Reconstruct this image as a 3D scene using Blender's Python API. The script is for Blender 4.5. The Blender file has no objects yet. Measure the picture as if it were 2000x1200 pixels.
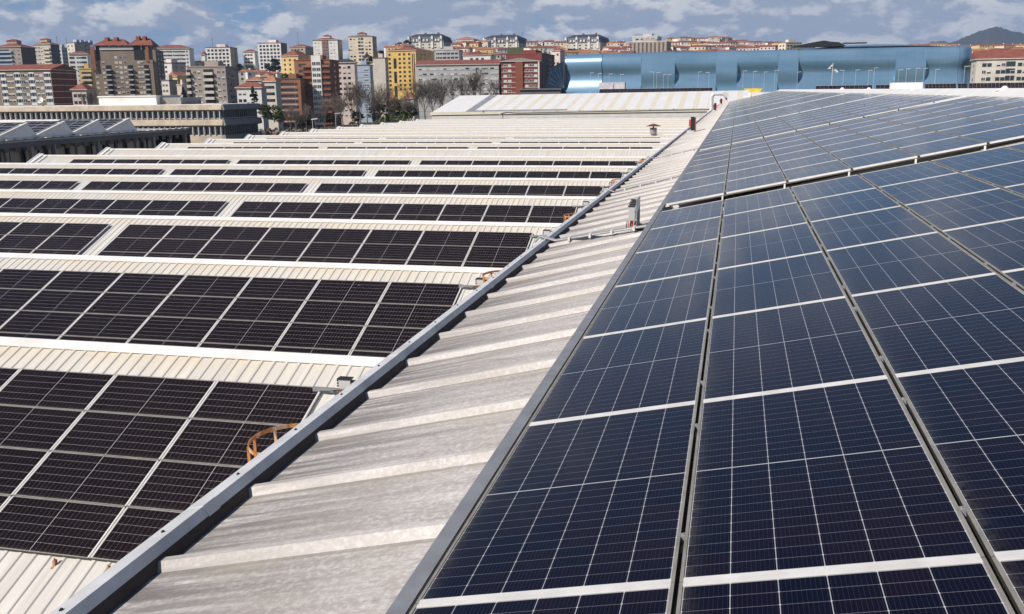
import bpy, math, random
from mathutils import Vector, Matrix
random.seed(7)
R = math.radians
sc = bpy.context.scene
col = sc.collection

# ---------------------------------------------------------------- camera frame
F, PITCH, YAW, ROLL = 1820.58, 0.2260, 0.2346, -0.0132
cy, sy, cp, sp = math.cos(YAW), math.sin(YAW), math.cos(PITCH), math.sin(PITCH)
f_ = Vector((-sy*cp, cy*cp, -sp)); r_ = Vector((cy, sy, 0)); u_ = r_.cross(f_)
RX = math.cos(ROLL)*r_ + math.sin(ROLL)*u_
UX = -math.sin(ROLL)*r_ + math.cos(ROLL)*u_
def ray(px, py):
    return f_ + RX*((px-1000)/F) - UX*((py-600)/F)
def at(px, py, D):
    """point seen at photo position px,py at horizontal distance D"""
    v = ray(px, py); h = math.hypot(v.x, v.y)
    return v*(D/h)
def atY(px, py, Y):
    v = ray(px, py); return v*(Y/v.y)
def proj(p):
    d = p.dot(f_)
    if d <= 0.05: return None
    return (1000+F*p.dot(RX)/d, 600-F*p.dot(UX)/d)
cam = bpy.data.cameras.new('camera'); co = bpy.data.objects.new('camera', cam); col.objects.link(co)
co.matrix_world = Matrix(((RX.x, UX.x, -f_.x, 0), (RX.y, UX.y, -f_.y, 0), (RX.z, UX.z, -f_.z, 0), (0, 0, 0, 1)))
cam.sensor_width = 36; cam.sensor_fit = 'HORIZONTAL'; cam.lens = F/2000*36
cam.clip_start = 0.1; cam.clip_end = 60000
sc.camera = co

# ---------------------------------------------------------------- helpers
def tag(o, label=None, cat=None, group=None, kind=None):
    if label: o['label'] = label
    if cat: o['category'] = cat
    if group: o['group'] = group
    if kind: o['kind'] = kind
    return o
def empty(name, loc=(0, 0, 0), rz=0):
    o = bpy.data.objects.new(name, None); col.objects.link(o)
    o.location = loc; o.rotation_euler = (0, 0, rz); o.empty_display_size = 0.3
    return o
def inst(name, mesh, parent=None, loc=(0, 0, 0), rz=0, sc_=(1, 1, 1)):
    o = bpy.data.objects.new(name, mesh); col.objects.link(o)
    o.location = loc; o.rotation_euler = (0, 0, rz); o.scale = sc_
    if parent: o.parent = parent
    return o
def copy_tree(o, parent=None):
    c = o.copy(); col.objects.link(c); c.parent = parent
    for ch in list(o.children): copy_tree(ch, c)
    return c
class MB:
    def __init__(s): s.v = []; s.f = []; s.m = []; s.uv = {}
    def quad(s, a, b, c, d, m=0):
        n = len(s.v); s.v += [tuple(a), tuple(b), tuple(c), tuple(d)]; s.f.append((n, n+1, n+2, n+3)); s.m.append(m)
    def tri(s, a, b, c, m=0):
        n = len(s.v); s.v += [tuple(a), tuple(b), tuple(c)]; s.f.append((n, n+1, n+2)); s.m.append(m)
    def box(s, x0, y0, z0, x1, y1, z1, m=0):
        n = len(s.v)
        s.v += [(x0, y0, z0), (x1, y0, z0), (x1, y1, z0), (x0, y1, z0), (x0, y0, z1), (x1, y0, z1), (x1, y1, z1), (x0, y1, z1)]
        for q in ((0, 3, 2, 1), (4, 5, 6, 7), (0, 1, 5, 4), (1, 2, 6, 5), (2, 3, 7, 6), (3, 0, 4, 7)):
            s.f.append(tuple(n+i for i in q)); s.m.append(m)
    def obox(s, c, ax, ay, az, m=0):
        """oriented box: centre c, half vectors ax, ay, az"""
        n = len(s.v); c = Vector(c); ax = Vector(ax); ay = Vector(ay); az = Vector(az)
        for k in (-1, 1):
            for (i, j) in ((-1, -1), (1, -1), (1, 1), (-1, 1)):
                s.v.append(tuple(c+ax*i+ay*j+az*k))
        for q in ((0, 3, 2, 1), (4, 5, 6, 7), (0, 1, 5, 4), (1, 2, 6, 5), (2, 3, 7, 6), (3, 0, 4, 7)):
            s.f.append(tuple(n+i for i in q)); s.m.append(m)
    def prism(s, pts, v, m=0, cap=True):
        """polygon pts (ccw seen from the end of v) extruded by v"""
        n = len(s.v); k = len(pts); v = Vector(v)
        s.v += [tuple(Vector(p)) for p in pts]+[tuple(Vector(p)+v) for p in pts]
        for i in range(k):
            j = (i+1) % k; s.f.append((n+i, n+j, n+k+j, n+k+i)); s.m.append(m)
        if cap:
            s.f.append(tuple(n+k-1-i for i in range(k))); s.m.append(m)
            s.f.append(tuple(n+k+i for i in range(k))); s.m.append(m)
    def tube(s, a, b, r0, r1=None, n=6, m=0, cap=True):
        if r1 is None: r1 = r0
        a = Vector(a); b = Vector(b); d = (b-a)
        if d.length < 1e-6: return
        d.normalize(); t = Vector((0, 0, 1)) if abs(d.z) < .9 else Vector((1, 0, 0))
        x = d.cross(t).normalized(); y = d.cross(x)
        k = len(s.v)
        for (p, r) in ((a, r0), (b, r1)):
            for i in range(n):
                an = 2*math.pi*i/n; s.v.append(tuple(p+x*(r*math.cos(an))+y*(r*math.sin(an))))
        for i in range(n):
            j = (i+1) % n; s.f.append((k+i, k+j, k+n+j, k+n+i)); s.m.append(m)
        if cap and n > 3:
            s.f.append(tuple(k+n-1-i for i in range(n))); s.m.append(m)
            s.f.append(tuple(k+n+i for i in range(n))); s.m.append(m)
    def path(s, pts, r, n=6, m=0):
        for a, b in zip(pts[:-1], pts[1:]): s.tube(a, b, r, r, n, m)
    def mesh(s, name, mats, smooth=False):
        me = bpy.data.meshes.new(name); me.from_pydata(s.v, [], s.f)
        if not isinstance(mats, (list, tuple)): mats = [mats]
        for m in mats: me.materials.append(m)
        if len(mats) > 1: me.polygons.foreach_set('material_index', s.m)
        if smooth: me.polygons.foreach_set('use_smooth', [True]*len(me.polygons))
        me.update(); return me
    def build(s, name, mats, parent=None, smooth=False, loc=(0, 0, 0), rz=0):
        return inst(name, s.mesh(name, mats, smooth), parent, loc, rz)

# ---------------------------------------------------------------- materials
class NT:
    def __init__(s, name):
        s.mat = bpy.data.materials.new(name); s.mat.use_nodes = True; s.t = s.mat.node_tree
        s.b = s.t.nodes['Principled BSDF']
    def n(s, typ, **kw):
        nd = s.t.nodes.new(typ)
        for k, v in kw.items(): setattr(nd, k, v)
        return nd
    def l(s, a, b): s.t.links.new(a, b)
    def math(s, op, a, b=None, c=None, clamp=False):
        nd = s.n('ShaderNodeMath', operation=op, use_clamp=clamp)
        for i, x in enumerate((a, b, c)):
            if x is None: continue
            if isinstance(x, (int, float)): nd.inputs[i].default_value = x
            else: s.l(x, nd.inputs[i])
        return nd.outputs[0]
    def mix(s, fac, a, b, blend='MIX'):
        nd = s.n('ShaderNodeMix', data_type='RGBA', blend_type=blend)
        for sock, x in ((nd.inputs[0], fac), (nd.inputs[6], a), (nd.inputs[7], b)):
            if isinstance(x, (int, float)): sock.default_value = x
            elif isinstance(x, (tuple, list)): sock.default_value = (*x[:3], 1)
            else: s.l(x, sock)
        return nd.outputs[2]
    def noise(s, vec, scale, detail=4, rough=.55, dist=0):
        nd = s.n('ShaderNodeTexNoise'); nd.inputs['Scale'].default_value = scale
        nd.inputs['Detail'].default_value = detail; nd.inputs['Roughness'].default_value = rough
        nd.inputs['Distortion'].default_value = dist
        if vec is not None: s.l(vec, nd.inputs['Vector'])
        return nd.outputs['Fac']
    def ramp(s, x, p0, p1):
        nd = s.n('ShaderNodeMapRange', clamp=True); s.l(x, nd.inputs[0])
        nd.inputs[1].default_value = p0; nd.inputs[2].default_value = p1
        return nd.outputs[0]
    def obj(s, scale=(1, 1, 1)):
        tc = s.n('ShaderNodeTexCoord'); mp = s.n('ShaderNodeMapping'); mp.inputs['Scale'].default_value = scale
        s.l(tc.outputs['Object'], mp.inputs['Vector']); return mp.outputs[0]
    def geo(s, scale=(1, 1, 1)):
        tc = s.n('ShaderNodeNewGeometry'); mp = s.n('ShaderNodeMapping'); mp.inputs['Scale'].default_value = scale
        s.l(tc.outputs['Position'], mp.inputs['Vector']); return mp.outputs[0]
    def bump(s, h, strength, dist=.01):
        nd = s.n('ShaderNodeBump'); nd.inputs['Strength'].default_value = strength; nd.inputs['Distance'].default_value = dist
        s.l(h, nd.inputs['Height']); s.l(nd.outputs[0], s.b.inputs['Normal'])
    def set(s, col_=None, rough=None, metal=None, spec=None):
        for k, v in (('Base Color', col_), ('Roughness', rough), ('Metallic', metal), ('Specular IOR Level', spec)):
            if v is None: continue
            if isinstance(v, (int, float)): s.b.inputs[k].default_value = v
            elif isinstance(v, (tuple, list)): s.b.inputs[k].default_value = (*v[:3], 1)
            else: s.l(v, s.b.inputs[k])
def simple(name, c, rough=.6, metal=0, var=.25, scale=1.0, spec=.5, dirt=None, objrand=0):
    t = NT(name); nz = t.noise(t.geo(), scale, 5)
    lo = tuple(x*(1-var) for x in c); hi = tuple(min(1, x*(1+var)) for x in c)
    c_ = t.mix(t.ramp(nz, .3, .7), lo, hi)
    if dirt:
        n2 = t.noise(t.geo((1, 1, .25)), scale*.5, 6)
        c_ = t.mix(t.math('MULTIPLY', t.ramp(n2, .5, .75), dirt[1]), c_, dirt[0])
    if objrand:
        oi = t.n('ShaderNodeObjectInfo'); c_ = t.mix(t.math('MULTIPLY', oi.outputs['Random'], objrand), c_, tuple(x*.35 for x in c))
    t.set(c_, rough, metal, spec); return t.mat

# --- solar glass: six by twenty-four half cells, thin wires, white centre line
def solar_glass(name, ca, cb, rough):
    t = NT(name)
    tc = t.n('ShaderNodeUVMap'); sp_ = t.n('ShaderNodeSeparateXYZ'); t.l(tc.outputs[0], sp_.inputs[0])
    u, v = sp_.outputs[0], sp_.outputs[1]
    # u across in cells (0..6), v along in half cells (0..24); outside the cell field counts as backsheet
    fu = t.math('FRACT', u); fv = t.math('FRACT', v)
    du = t.math('MULTIPLY', t.math('MINIMUM', fu, t.math('SUBTRACT', 1, fu)), .1825)
    dv = t.math('MULTIPLY', t.math('MINIMUM', fv, t.math('SUBTRACT', 1, fv)), .0925)
    lu = t.math('LESS_THAN', du, .0016); lv = t.math('LESS_THAN', dv, .00085)
    dia = t.math('LESS_THAN', t.math('ADD', du, dv), .0056)
    mid = t.math('LESS_THAN', t.math('ABSOLUTE', t.math('SUBTRACT', v, 12)), .05)
    out = t.math('MAXIMUM', t.math('MAXIMUM', t.math('LESS_THAN', u, 0.0), t.math('GREATER_THAN', u, 6.0)),
                 t.math('MAXIMUM', t.math('LESS_THAN', v, 0.0), t.math('GREATER_THAN', v, 24.0)))
    bb = t.math('LESS_THAN', t.math('ABSOLUTE', t.math('SUBTRACT', t.math('FRACT', t.math('MULTIPLY', u, 10)), .5)), .045)
    cell = t.n('ShaderNodeCombineXYZ'); t.l(t.math('FLOOR', u), cell.inputs[0]); t.l(t.math('FLOOR', t.math('MULTIPLY', v, .5)), cell.inputs[1])
    oi = t.n('ShaderNodeObjectInfo'); t.l(t.math('MULTIPLY', oi.outputs['Random'], 91), cell.inputs[2])
    wn = t.n('ShaderNodeTexWhiteNoise'); t.l(cell.outputs[0], wn.inputs['Vector'])
    big = t.noise(t.geo((.5, .5, .5)), .55, 2)
    k = t.math('ADD', t.math('MULTIPLY', wn.outputs['Value'], .35), t.math('MULTIPLY', t.ramp(big, .35, .65), .65))
    base = t.mix(k, ca, cb)
    base = t.mix(t.math('MULTIPLY', bb, .22), base, (.10, .10, .12))
    base = t.mix(t.math('MULTIPLY', lv, .60), base, (.42, .42, .48))
    base = t.mix(t.math('MULTIPLY', lu, .80), base, (.55, .55, .58))
    base = t.mix(t.math('MULTIPLY', t.math('MAXIMUM', mid, dia), .8), base, (.60, .61, .62))
    base = t.mix(t.math('MULTIPLY', out, .6), base, (.50, .50, .50))
    # dust: thin film everywhere, more along the low (u=0) edge
    d1 = t.noise(t.geo(), 1.3, 6, .6)
    edge = t.math('POWER', t.math('SUBTRACT', 1, t.math('MINIMUM', t.math('MAXIMUM', u, 0), 1)), 6)
    e2 = t.math('MULTIPLY', edge, t.ramp(t.noise(t.geo(), 22, 4), .3, .65))
    dust = t.math('ADD', t.math('MULTIPLY', t.ramp(d1, .40, .8), .008), t.math('MULTIPLY', e2, .17), clamp=True)
    base = t.mix(dust, base, (.34, .31, .24))
    vo = t.n('ShaderNodeTexVoronoi'); vo.inputs['Scale'].default_value = .9; t.l(t.geo(), vo.inputs['Vector'])
    spl = t.math('MULTIPLY', t.math('LESS_THAN', t.math('ADD', vo.outputs['Distance'], t.math('MULTIPLY', t.noise(t.geo(), 60, 3), .03)), .034), t.math('GREATER_THAN', t.noise(t.geo(), .7, 1), .55))
    base = t.mix(t.math('MULTIPLY', spl, .55), base, (.45, .45, .40))
    t.set(base, t.math('ADD', rough, t.math('MULTIPLY', t.ramp(d1, .3, .8), .07)), 0, .38)
    t.b.inputs['IOR'].default_value = 1.33
    return t.mat
M = {}
M['glass_blue'] = solar_glass('solar_glass_blue', (.0026, .0032, .0120), (.0150, .0042, .0070), .08)
M['glass_brown'] = solar_glass('solar_glass_brown', (.0080, .0040, .0045), (.013, .0070, .0072), .11)
M['alu'] = simple('anodised_frame', (.77, .755, .73), .45, .12, .10, 6)
M['alu_dull'] = simple('galvanised_steel', (.34, .35, .37), .5, .35, .15, 5)
M['flash'] = simple('flashing_metal', (.66, .67, .68), .5, .1, .10, 4, dirt=((.42, .41, .40), .6))
M['shade_brown'] = simple('brown_shade_and_dirt', (.075, .058, .048), .9, 0, .2, 4)  # shade under the flashing and dirt put into one brown
M['dark'] = simple('black_plastic', (.02, .02, .02), .5)
M['frame_side'] = simple('dim_sheen_dirty_side', (.30, .285, .25), .55, .2, .2, 7, dirt=((.20, .19, .13), .6))  # dimmer sheen of the long lips put into the grey, plus dirt
M['frame_dark'] = simple('shaded_frame_flank', (.06, .058, .055), .6)  # shade of the gaps between panels put into the flank colour
M['white_bs'] = simple('backsheet', (.55, .55, .55), .6)

def strip_mat():
    t = NT('weathered_roof_sheet')
    g1 = t.noise(t.geo((.35, 2.4, 1)), 1.6, 7, .62, .3)        # streaks down the slope
    g2 = t.noise(t.geo((1, 1, 1)), 26, 5, .7)                  # lichen grain
    g3 = t.noise(t.geo((1, 1, 1)), .9, 4)
    c = t.mix(t.ramp(g1, .32, .62), (.34, .31, .29), (.60, .57, .545))
    c = t.mix(t.math('MULTIPLY', t.ramp(g2, .47, .66), .50), c, (.78, .76, .76))
    c = t.mix(t.math('MULTIPLY', t.ramp(g2, .56, .36), .30), c, (.27, .25, .235))
    c = t.mix(t.math('MULTIPLY', t.ramp(g3, .45, .7), .40), c, (.42, .38, .31))
    # water runs and dirt gathers in the first half metre above the eaves (low end of the sheet)
    sx = t.n('ShaderNodeSeparateXYZ'); t.l(t.geo(), sx.inputs[0])
    low = t.ramp(sx.outputs[0], -1.9, -3.3)
    st = t.noise(t.geo((.5, 7, 1)), 1.5, 6, .6)
    c = t.mix(t.math('MULTIPLY', t.math('MULTIPLY', low, t.ramp(st, .38, .56)), .85), c, (.17, .155, .15))
    w = t.n('ShaderNodeTexWave', wave_type='BANDS', bands_direction='Y', wave_profile='SIN'); t.l(t.geo(), w.inputs['Vector'])
    w.inputs['Scale'].default_value = 6.0; w.inputs['Distortion'].default_value = .25; w.inputs['Detail'].default_value = 1
    py = t.math('FRACT', t.math('DIVIDE', t.math('SUBTRACT', sx.outputs[1], 4.70-1.165*8), 1.165))
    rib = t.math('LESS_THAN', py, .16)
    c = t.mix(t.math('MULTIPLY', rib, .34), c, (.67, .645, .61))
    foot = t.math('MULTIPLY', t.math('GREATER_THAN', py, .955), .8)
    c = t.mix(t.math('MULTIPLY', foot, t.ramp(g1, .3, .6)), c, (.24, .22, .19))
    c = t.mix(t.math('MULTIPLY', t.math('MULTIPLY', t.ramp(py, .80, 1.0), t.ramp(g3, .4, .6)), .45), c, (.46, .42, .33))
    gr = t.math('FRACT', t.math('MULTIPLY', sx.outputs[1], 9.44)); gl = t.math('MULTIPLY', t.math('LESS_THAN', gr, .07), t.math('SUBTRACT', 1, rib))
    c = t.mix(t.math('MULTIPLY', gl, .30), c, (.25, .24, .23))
    h = t.math('SUBTRACT', t.math('MULTIPLY', g2, .6), t.math('MULTIPLY', gl, .8))
    t.set(c, .7, 0, .3); t.bump(h, .16, .010)
    return t.mat
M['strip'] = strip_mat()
def tooth_mat():
    t = NT('stained_white_corrugation')
    s_ = t.noise(t.obj((1.6, .12, .12)), 2.2, 6, .6)
    b = t.noise(t.obj((.22, .5, .5)), 1.0, 4, .5)
    c = t.mix(t.ramp(s_, .3, .7), (.55, .53, .495), (.74, .72, .68))
    # object space y: 0 at ridge, negative down the slope; rust and ochre runs start under the ridge cap
    sx = t.n('ShaderNodeSeparateXYZ'); t.l(t.obj(), sx.inputs[0])
    near = t.ramp(sx.outputs[1], -1.15, -.25)
    k = t.math('MULTIPLY', near, t.math('MULTIPLY', t.ramp(s_, .30, .55), t.ramp(b, .33, .52)))
    c = t.mix(t.math('MULTIPLY', k, .62), c, (.70, .58, .37))
    s3 = t.noise(t.obj((2.6, .15, .15)), 2.0, 5, .6)
    k2 = t.math('MULTIPLY', t.math('MULTIPLY', t.ramp(sx.outputs[1], -1.0, -.2), t.ramp(s3, .52, .68)), t.ramp(b, .45, .65))
    c = t.mix(t.math('MULTIPLY', k2, .80), c, (.60, .36, .16))
    t.set(c, .6, 0, .35)
    return t.mat
M['tooth'] = tooth_mat()
M['cap'] = simple('white_ridge_cap', (.80, .79, .77), .5, 0, .06, 1.5, dirt=((.62, .58, .50), .5))
M['wallw'] = simple('white_sheet_wall', (.62, .60, .57), .6, 0, .1, .6)
M['glaz'] = simple('roof_light_glazing', (.08, .10, .11), .15)
M['rust'] = simple('rusty_steel', (.42, .17, .05), .8, .1, .6, 14, dirt=((.62, .52, .38), .95))
t_ = M['rust'].node_tree
for nd in t_.nodes:
    if nd.type == 'TEX_NOISE' and nd.inputs['Detail'].default_value == 6: nd.inputs['Scale'].default_value = 9
M['cream'] = simple('cream_fascia', (.70, .65, .52), .55, 0, .08, 1)
def shed_mat():
    t = NT('shed_roof_sheet')
    sx = t.n('ShaderNodeSeparateXYZ'); t.l(t.geo(), sx.inputs[0])
    x = t.math('ADD', sx.outputs[0], t.math('MULTIPLY', sx.outputs[1], 0))
    fr = t.math('FRACT', t.math('MULTIPLY', x, 1/3.05))
    k = t.math('MULTIPLY', t.math('LESS_THAN', fr, .36), .9)
    nz = t.noise(t.geo((1, .2, 1)), .8, 4)
    k = t.math('MULTIPLY', k, t.ramp(nz, .2, .6))
    c = t.mix(t.ramp(nz, .3, .7), (.80, .80, .78), (.88, .87, .86))
    k = t.math('MULTIPLY', k, t.math('GREATER_THAN', x, -57))
    c = t.mix(k, c, (.80, .70, .50)); t.set(c, .5, 0, .4); return t.mat
M['shed'] = shed_mat()
M['conc'] = simple('beige_concrete', (.50, .42, .32), .8, 0, .18, .5, dirt=((.30, .25, .20), .7))
M['concd'] = simple('grey_concrete', (.30, .28, .26), .85, 0, .2, .4, dirt=((.14, .13, .12), .6))
M['winglass'] = simple('window_glass', (.025, .032, .042), .12, 0, .4, .2, 1.0, objrand=.5)
M['shutter'] = simple('pale_shutter', (.62, .60, .56), .6, 0, .15, .8)
M['frame'] = simple('white_window_frame', (.70, .69, .67), .5, 0, .05)
M['tile'] = simple('red_roof_tiles', (.26, .085, .06), .8, 0, .3, .5, dirt=((.16, .06, .05), .5))
M['tileo'] = simple('orange_roof_tiles', (.38, .165, .10), .8, 0, .25, .5)
M['slate'] = simple('dark_slate', (.05, .058, .072), .6, 0, .25, .5)
def wm(name, c, v=.12): M[name] = simple(name, tuple(min(.85, x*1.15) for x in c), .8, 0, v, .25, .3, dirt=(tuple(x*.65 for x in c), .45))
for n_, c_ in (('plaster_white', (.68, .66, .63)), ('plaster_cream', (.66, .56, .42)), ('plaster_grey', (.40, .40, .40)), ('plaster_pink', (.60, .50, .46)),
               ('plaster_yellow', (.62, .45, .20)), ('yellow_bright', (.56, .37, .11)), ('brick_brown', (.255, .20, .155)), ('brick_red', (.22, .075, .045)),
               ('brick_orange', (.28, .125, .07)), ('brick_dark', (.12, .095, .08)), ('greybeige', (.34, .29, .25)), ('bluegrey', (.33, .40, .50)),
               ('maroon', (.20, .050, .040)), ('plaster_bluedark', (.06, .10, .16)), ('band_pale', (.60, .54, .47)), ('plaster_stone', (.52, .48, .42)), ('darkgrey', (.12, .12, .13))): wm(n_, c_)
M['steel_pole'] = simple('painted_pole', (.55, .60, .64), .4, .3, .05)
M['yellow'] = simple('yellow_skip', (.65, .50, .03), .5)
M['red'] = simple('red_paint', (.55, .06, .03), .5)
M['bark'] = simple('grey_bark', (.17, .14, .115), .9, 0, .3, .8)
M['twig'] = simple('winter_twigs', (.17, .14, .115), .9, 0, .3, .3)
M['leaf'] = simple('green_leaves', (.065, .085, .022), .7, 0, .5, .5)
M['leafd'] = simple('dark_conifer_needles', (.018, .030, .016), .8, 0, .5, .5)
def ground_mat(name, a, b, c, s=.02):
    t = NT(name); n1 = t.noise(t.geo(), s, 6, .6); n2 = t.noise(t.geo(), s*12, 5)
    k = t.mix(t.ramp(n1, .38, .62), a, b); k = t.mix(t.math('MULTIPLY', t.ramp(n2, .45, .7), .6), k, c)
    t.set(k, .9, 0, .2); return t.mat
M['ground'] = ground_mat('town_ground', (.09, .085, .075), (.06, .075, .035), (.13, .11, .09))
M['hill'] = ground_mat('hill_grass_and_scrub', (.075, .095, .035), (.105, .10, .05), (.03, .045, .02))
M['mount'] = ground_mat('mountain_forest', (.022, .033, .018), (.03, .036, .022), (.035, .035, .026), .002)
M['asphalt'] = ground_mat('asphalt', (.05, .05, .052), (.06, .058, .056), (.045, .045, .045), .1)
def mall_mat():
    t = NT('blue_metal_cladding'); n1 = t.noise(t.geo((.3, .3, 1)), .15, 3)
    q = t.n('ShaderNodeSeparateXYZ'); t.l(t.geo(), q.inputs[0])
    d = t.math('SUBTRACT', t.math('MULTIPLY', q.outputs[0], .97), t.math('MULTIPLY', q.outputs[1], .24))
    sm = t.math('LESS_THAN', t.math('FRACT', t.math('MULTIPLY', d, .28)), .05)
    c = t.mix(t.ramp(n1, .35, .65), (.17, .31, .45), (.22, .37, .51))
    t.set(t.mix(t.math('MULTIPLY', sm, .22), c, (.12, .19, .28)), .27, .38, .5); return t.mat
M['mall'] = mall_mat()
M['navy'] = simple('navy_lattice_glass', (.012, .03, .065), .25, .2, .5, .4)

# ---------------------------------------------------------------- solar panels
PW, PL = 1.134, 2.288
def panel_meshes(glass, sm=1):
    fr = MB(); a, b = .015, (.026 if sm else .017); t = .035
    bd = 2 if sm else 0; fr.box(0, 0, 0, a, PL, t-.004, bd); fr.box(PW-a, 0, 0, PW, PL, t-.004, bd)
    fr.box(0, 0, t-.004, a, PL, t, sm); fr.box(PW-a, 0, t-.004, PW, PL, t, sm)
    fr.box(a, 0, 0, PW-a, b, t-.0006); fr.box(a, PL-b, 0, PW-a, PL, t-.0006)
    g = MB(); z = t-.004
    g.quad((a, b, z), (PW-a, b, z), (PW-a, PL-b, z), (a, PL-b, z), 0)
    g.quad((a, b, z-.006), (a, PL-b, z-.006), (PW-a, PL-b, z-.006), (PW-a, b, z-.006), 1)
    me = g.mesh('solar_cells', [glass, M['white_bs']])
    uvl = me.uv_layers.new(name='UVMap')
    for poly in me.polygons:
        for li in poly.loop_indices:
            p = me.vertices[me.loops[li].vertex_index].co
            uvl.data[li].uv = ((p.x-.0195)/.1825, (p.y-.034)/.0925)
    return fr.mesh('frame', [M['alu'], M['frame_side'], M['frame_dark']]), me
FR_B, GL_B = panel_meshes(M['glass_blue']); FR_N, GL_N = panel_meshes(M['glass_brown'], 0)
cl = MB(); cl.box(0, -.018, .004, .02, .018, .034); cl.tube((.010, 0, .034), (.010, 0, .040), .006, n=6)
CLAMP = cl.mesh('clamp', M['alu_dull'])

X0, ANG, Z0 = -1.2832, 0.2057, -2.1632
COLP, ROWP = 1.1538, 2.298
ARR0, ARRP, NROW, NCOL = 1.17, 17.19, 7, 8
def arr_y(a): return ARR0 if a == 0 else 18.25+(a-1)*17.21
def arr_z(a): return 0 if a == 0 else .022
ca_, sa_ = math.cos(ANG), math.sin(ANG)
MR = Matrix(((ca_, 0, -sa_), (0, 1, 0), (sa_, 0, ca_)))          # local x up the slope
S_, TP, TY, TZ = 0.3889, 10.0924, 16.2658, -5.5769
cs_, ss_ = math.cos(S_), math.sin(S_)
ML = Matrix(((0, -1, 0), (cs_, 0, -ss_), (ss_, 0, cs_)))         # local x up slope (+Y,+Z), local y toward -X
TX = {1: -7.72, 2: -7.79, 3: -7.81, 4: -7.63, 5: -7.68, 6: -7.67, 7: -7.66, 9: -8.2, 10: -8.2, 11: -9.0}
TO = {1: .06, 2: .01, 3: -.14, 4: .10, 5: .045, 6: -.01, 7: -.06}
panels = []
for a in range(11):
    for j in range(NROW):
        for k in range(NCOL):
            o = Vector((X0+k*COLP*ca_+.010, arr_y(a)+j*ROWP+.005, Z0+k*COLP*sa_-.035+arr_z(a)))
            panels.append(('R', a, j, k, MR, o))
for i in TX:
    cols_ = []
    x = TX[i]
    for nb in (8, 7, 7):
        for q in range(nb): cols_.append(x-q*2.3128)
        x = x-nb*2.3128-.95
    for ci, xx in enumerate(cols_):
        if xx-2.3 < -62: continue
        for j in range(4):
            off = (j+1)*1.1441+TO.get(i, 0)
            o = Vector((xx-.012, TY+(i-1)*TP-off*cs_, TZ-off*ss_))-ML@Vector((0, 0, .035))
            o.y += (xx+7)*0.0055
            panels.append(('L', i, j, ci, ML, o))
RIDGE_Y0, RIDGE_Z = 17.22, -5.16
def clip_area(P):
    q = [proj(p) for p in P]
    if any(x is None for x in q): 
        return 0
    def clip(poly, ax, lim, sgn):
        out = []
        for i in range(len(poly)):
            a, b = poly[i], poly[(i+1) % len(poly)]
            ina = (a[ax]-lim)*sgn >= 0; inb = (b[ax]-lim)*sgn >= 0
            if ina: out.append(a)
            if ina != inb:
                t = (lim-a[ax])/(b[ax]-a[ax]); out.append((a[0]+t*(b[0]-a[0]), a[1]+t*(b[1]-a[1])))
        return out
    for ax, lim, sgn in ((0, 0, 1), (0, 2000, -1), (1, 0, 1), (1, 1200, -1)):
        q = clip(q, ax, lim, sgn)
        if len(q) < 3: return 0
    return abs(sum(q[i][0]*q[(i+1) % len(q)][1]-q[(i+1) % len(q)][0]*q[i][1] for i in range(len(q))))/2
def hidden_frac(i, P):
    if i <= 1: return 0
    yr = RIDGE_Y0+(i-2)*TP; n = 0
    for p in P:
        t = yr/p.y
        if p.z*t < RIDGE_Z+.05: n += 1
    return n/len(P)
scored = []; unseen = []
for rec in panels:
    typ, a, j, k, m, o = rec
    P = [o+m@Vector(c) for c in ((0, 0, .035), (PW, 0, .035), (PW, PL, .035), (0, PL, .035))]
    A = clip_area(P)
    if typ == 'L' and A > 0:
        hf = hidden_frac(a, [o+m@Vector((PW*s, PL/2, .035)) for s in (.02, .2, .4, .6, .8, .98)])
        if hf >= 1: unseen.append(rec); continue
        A *= (1-hf)
    if A <= 0: unseen.append(rec); continue
    scored.append((A, rec))
scored.sort(key=lambda z: -z[0])
NIND = 300
def ordw(n): return ('first', 'second', 'third', 'fourth', 'fifth', 'sixth', 'seventh', 'eighth', 'ninth', 'tenth', 'eleventh', 'twelfth', 'thirteenth', 'fourteenth', 'fifteenth', 'sixteenth', 'seventeenth', 'eighteenth', 'nineteenth', 'twentieth', 'twenty-first', 'twenty-second')[n]
AN = ('nearest', 'second nearest', 'third nearest', 'fourth nearest', 'fifth nearest', 'sixth nearest', 'seventh nearest')
rest = []
for idx, (A, rec) in enumerate(scored):
    typ, a, j, k, m, o = rec
    if idx >= NIND: rest.append(rec); continue
    e = bpy.data.objects.new('solar_module', None); col.objects.link(e); e.empty_display_size = .2
    e.matrix_world = Matrix.Translation(o) @ m.to_4x4()
    blue = typ == 'R'
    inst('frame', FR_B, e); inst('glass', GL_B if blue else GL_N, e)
    if blue:
        if A > 1500:
            for yy in (.42, 1.86): inst('clamp', CLAMP, e, (PW, yy, 0))
        lab = 'blue solar panel, %s column from white strip, %s row from top of %s block' % (ordw(k), ordw(6-j), ('nearest', 'second', 'third', 'fourth', 'fifth')[a])
        tag(e, lab, 'solar panel', 'solar panels on the blue right hand slope')
    else:
        lab = 'brown-black solar panel on %s sawtooth slope, %s from flashing, %s row down' % (AN[a-1], ordw(k), ordw(j))
        tag(e, lab, 'solar panel', 'solar panels on the left sawtooth slopes')
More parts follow.
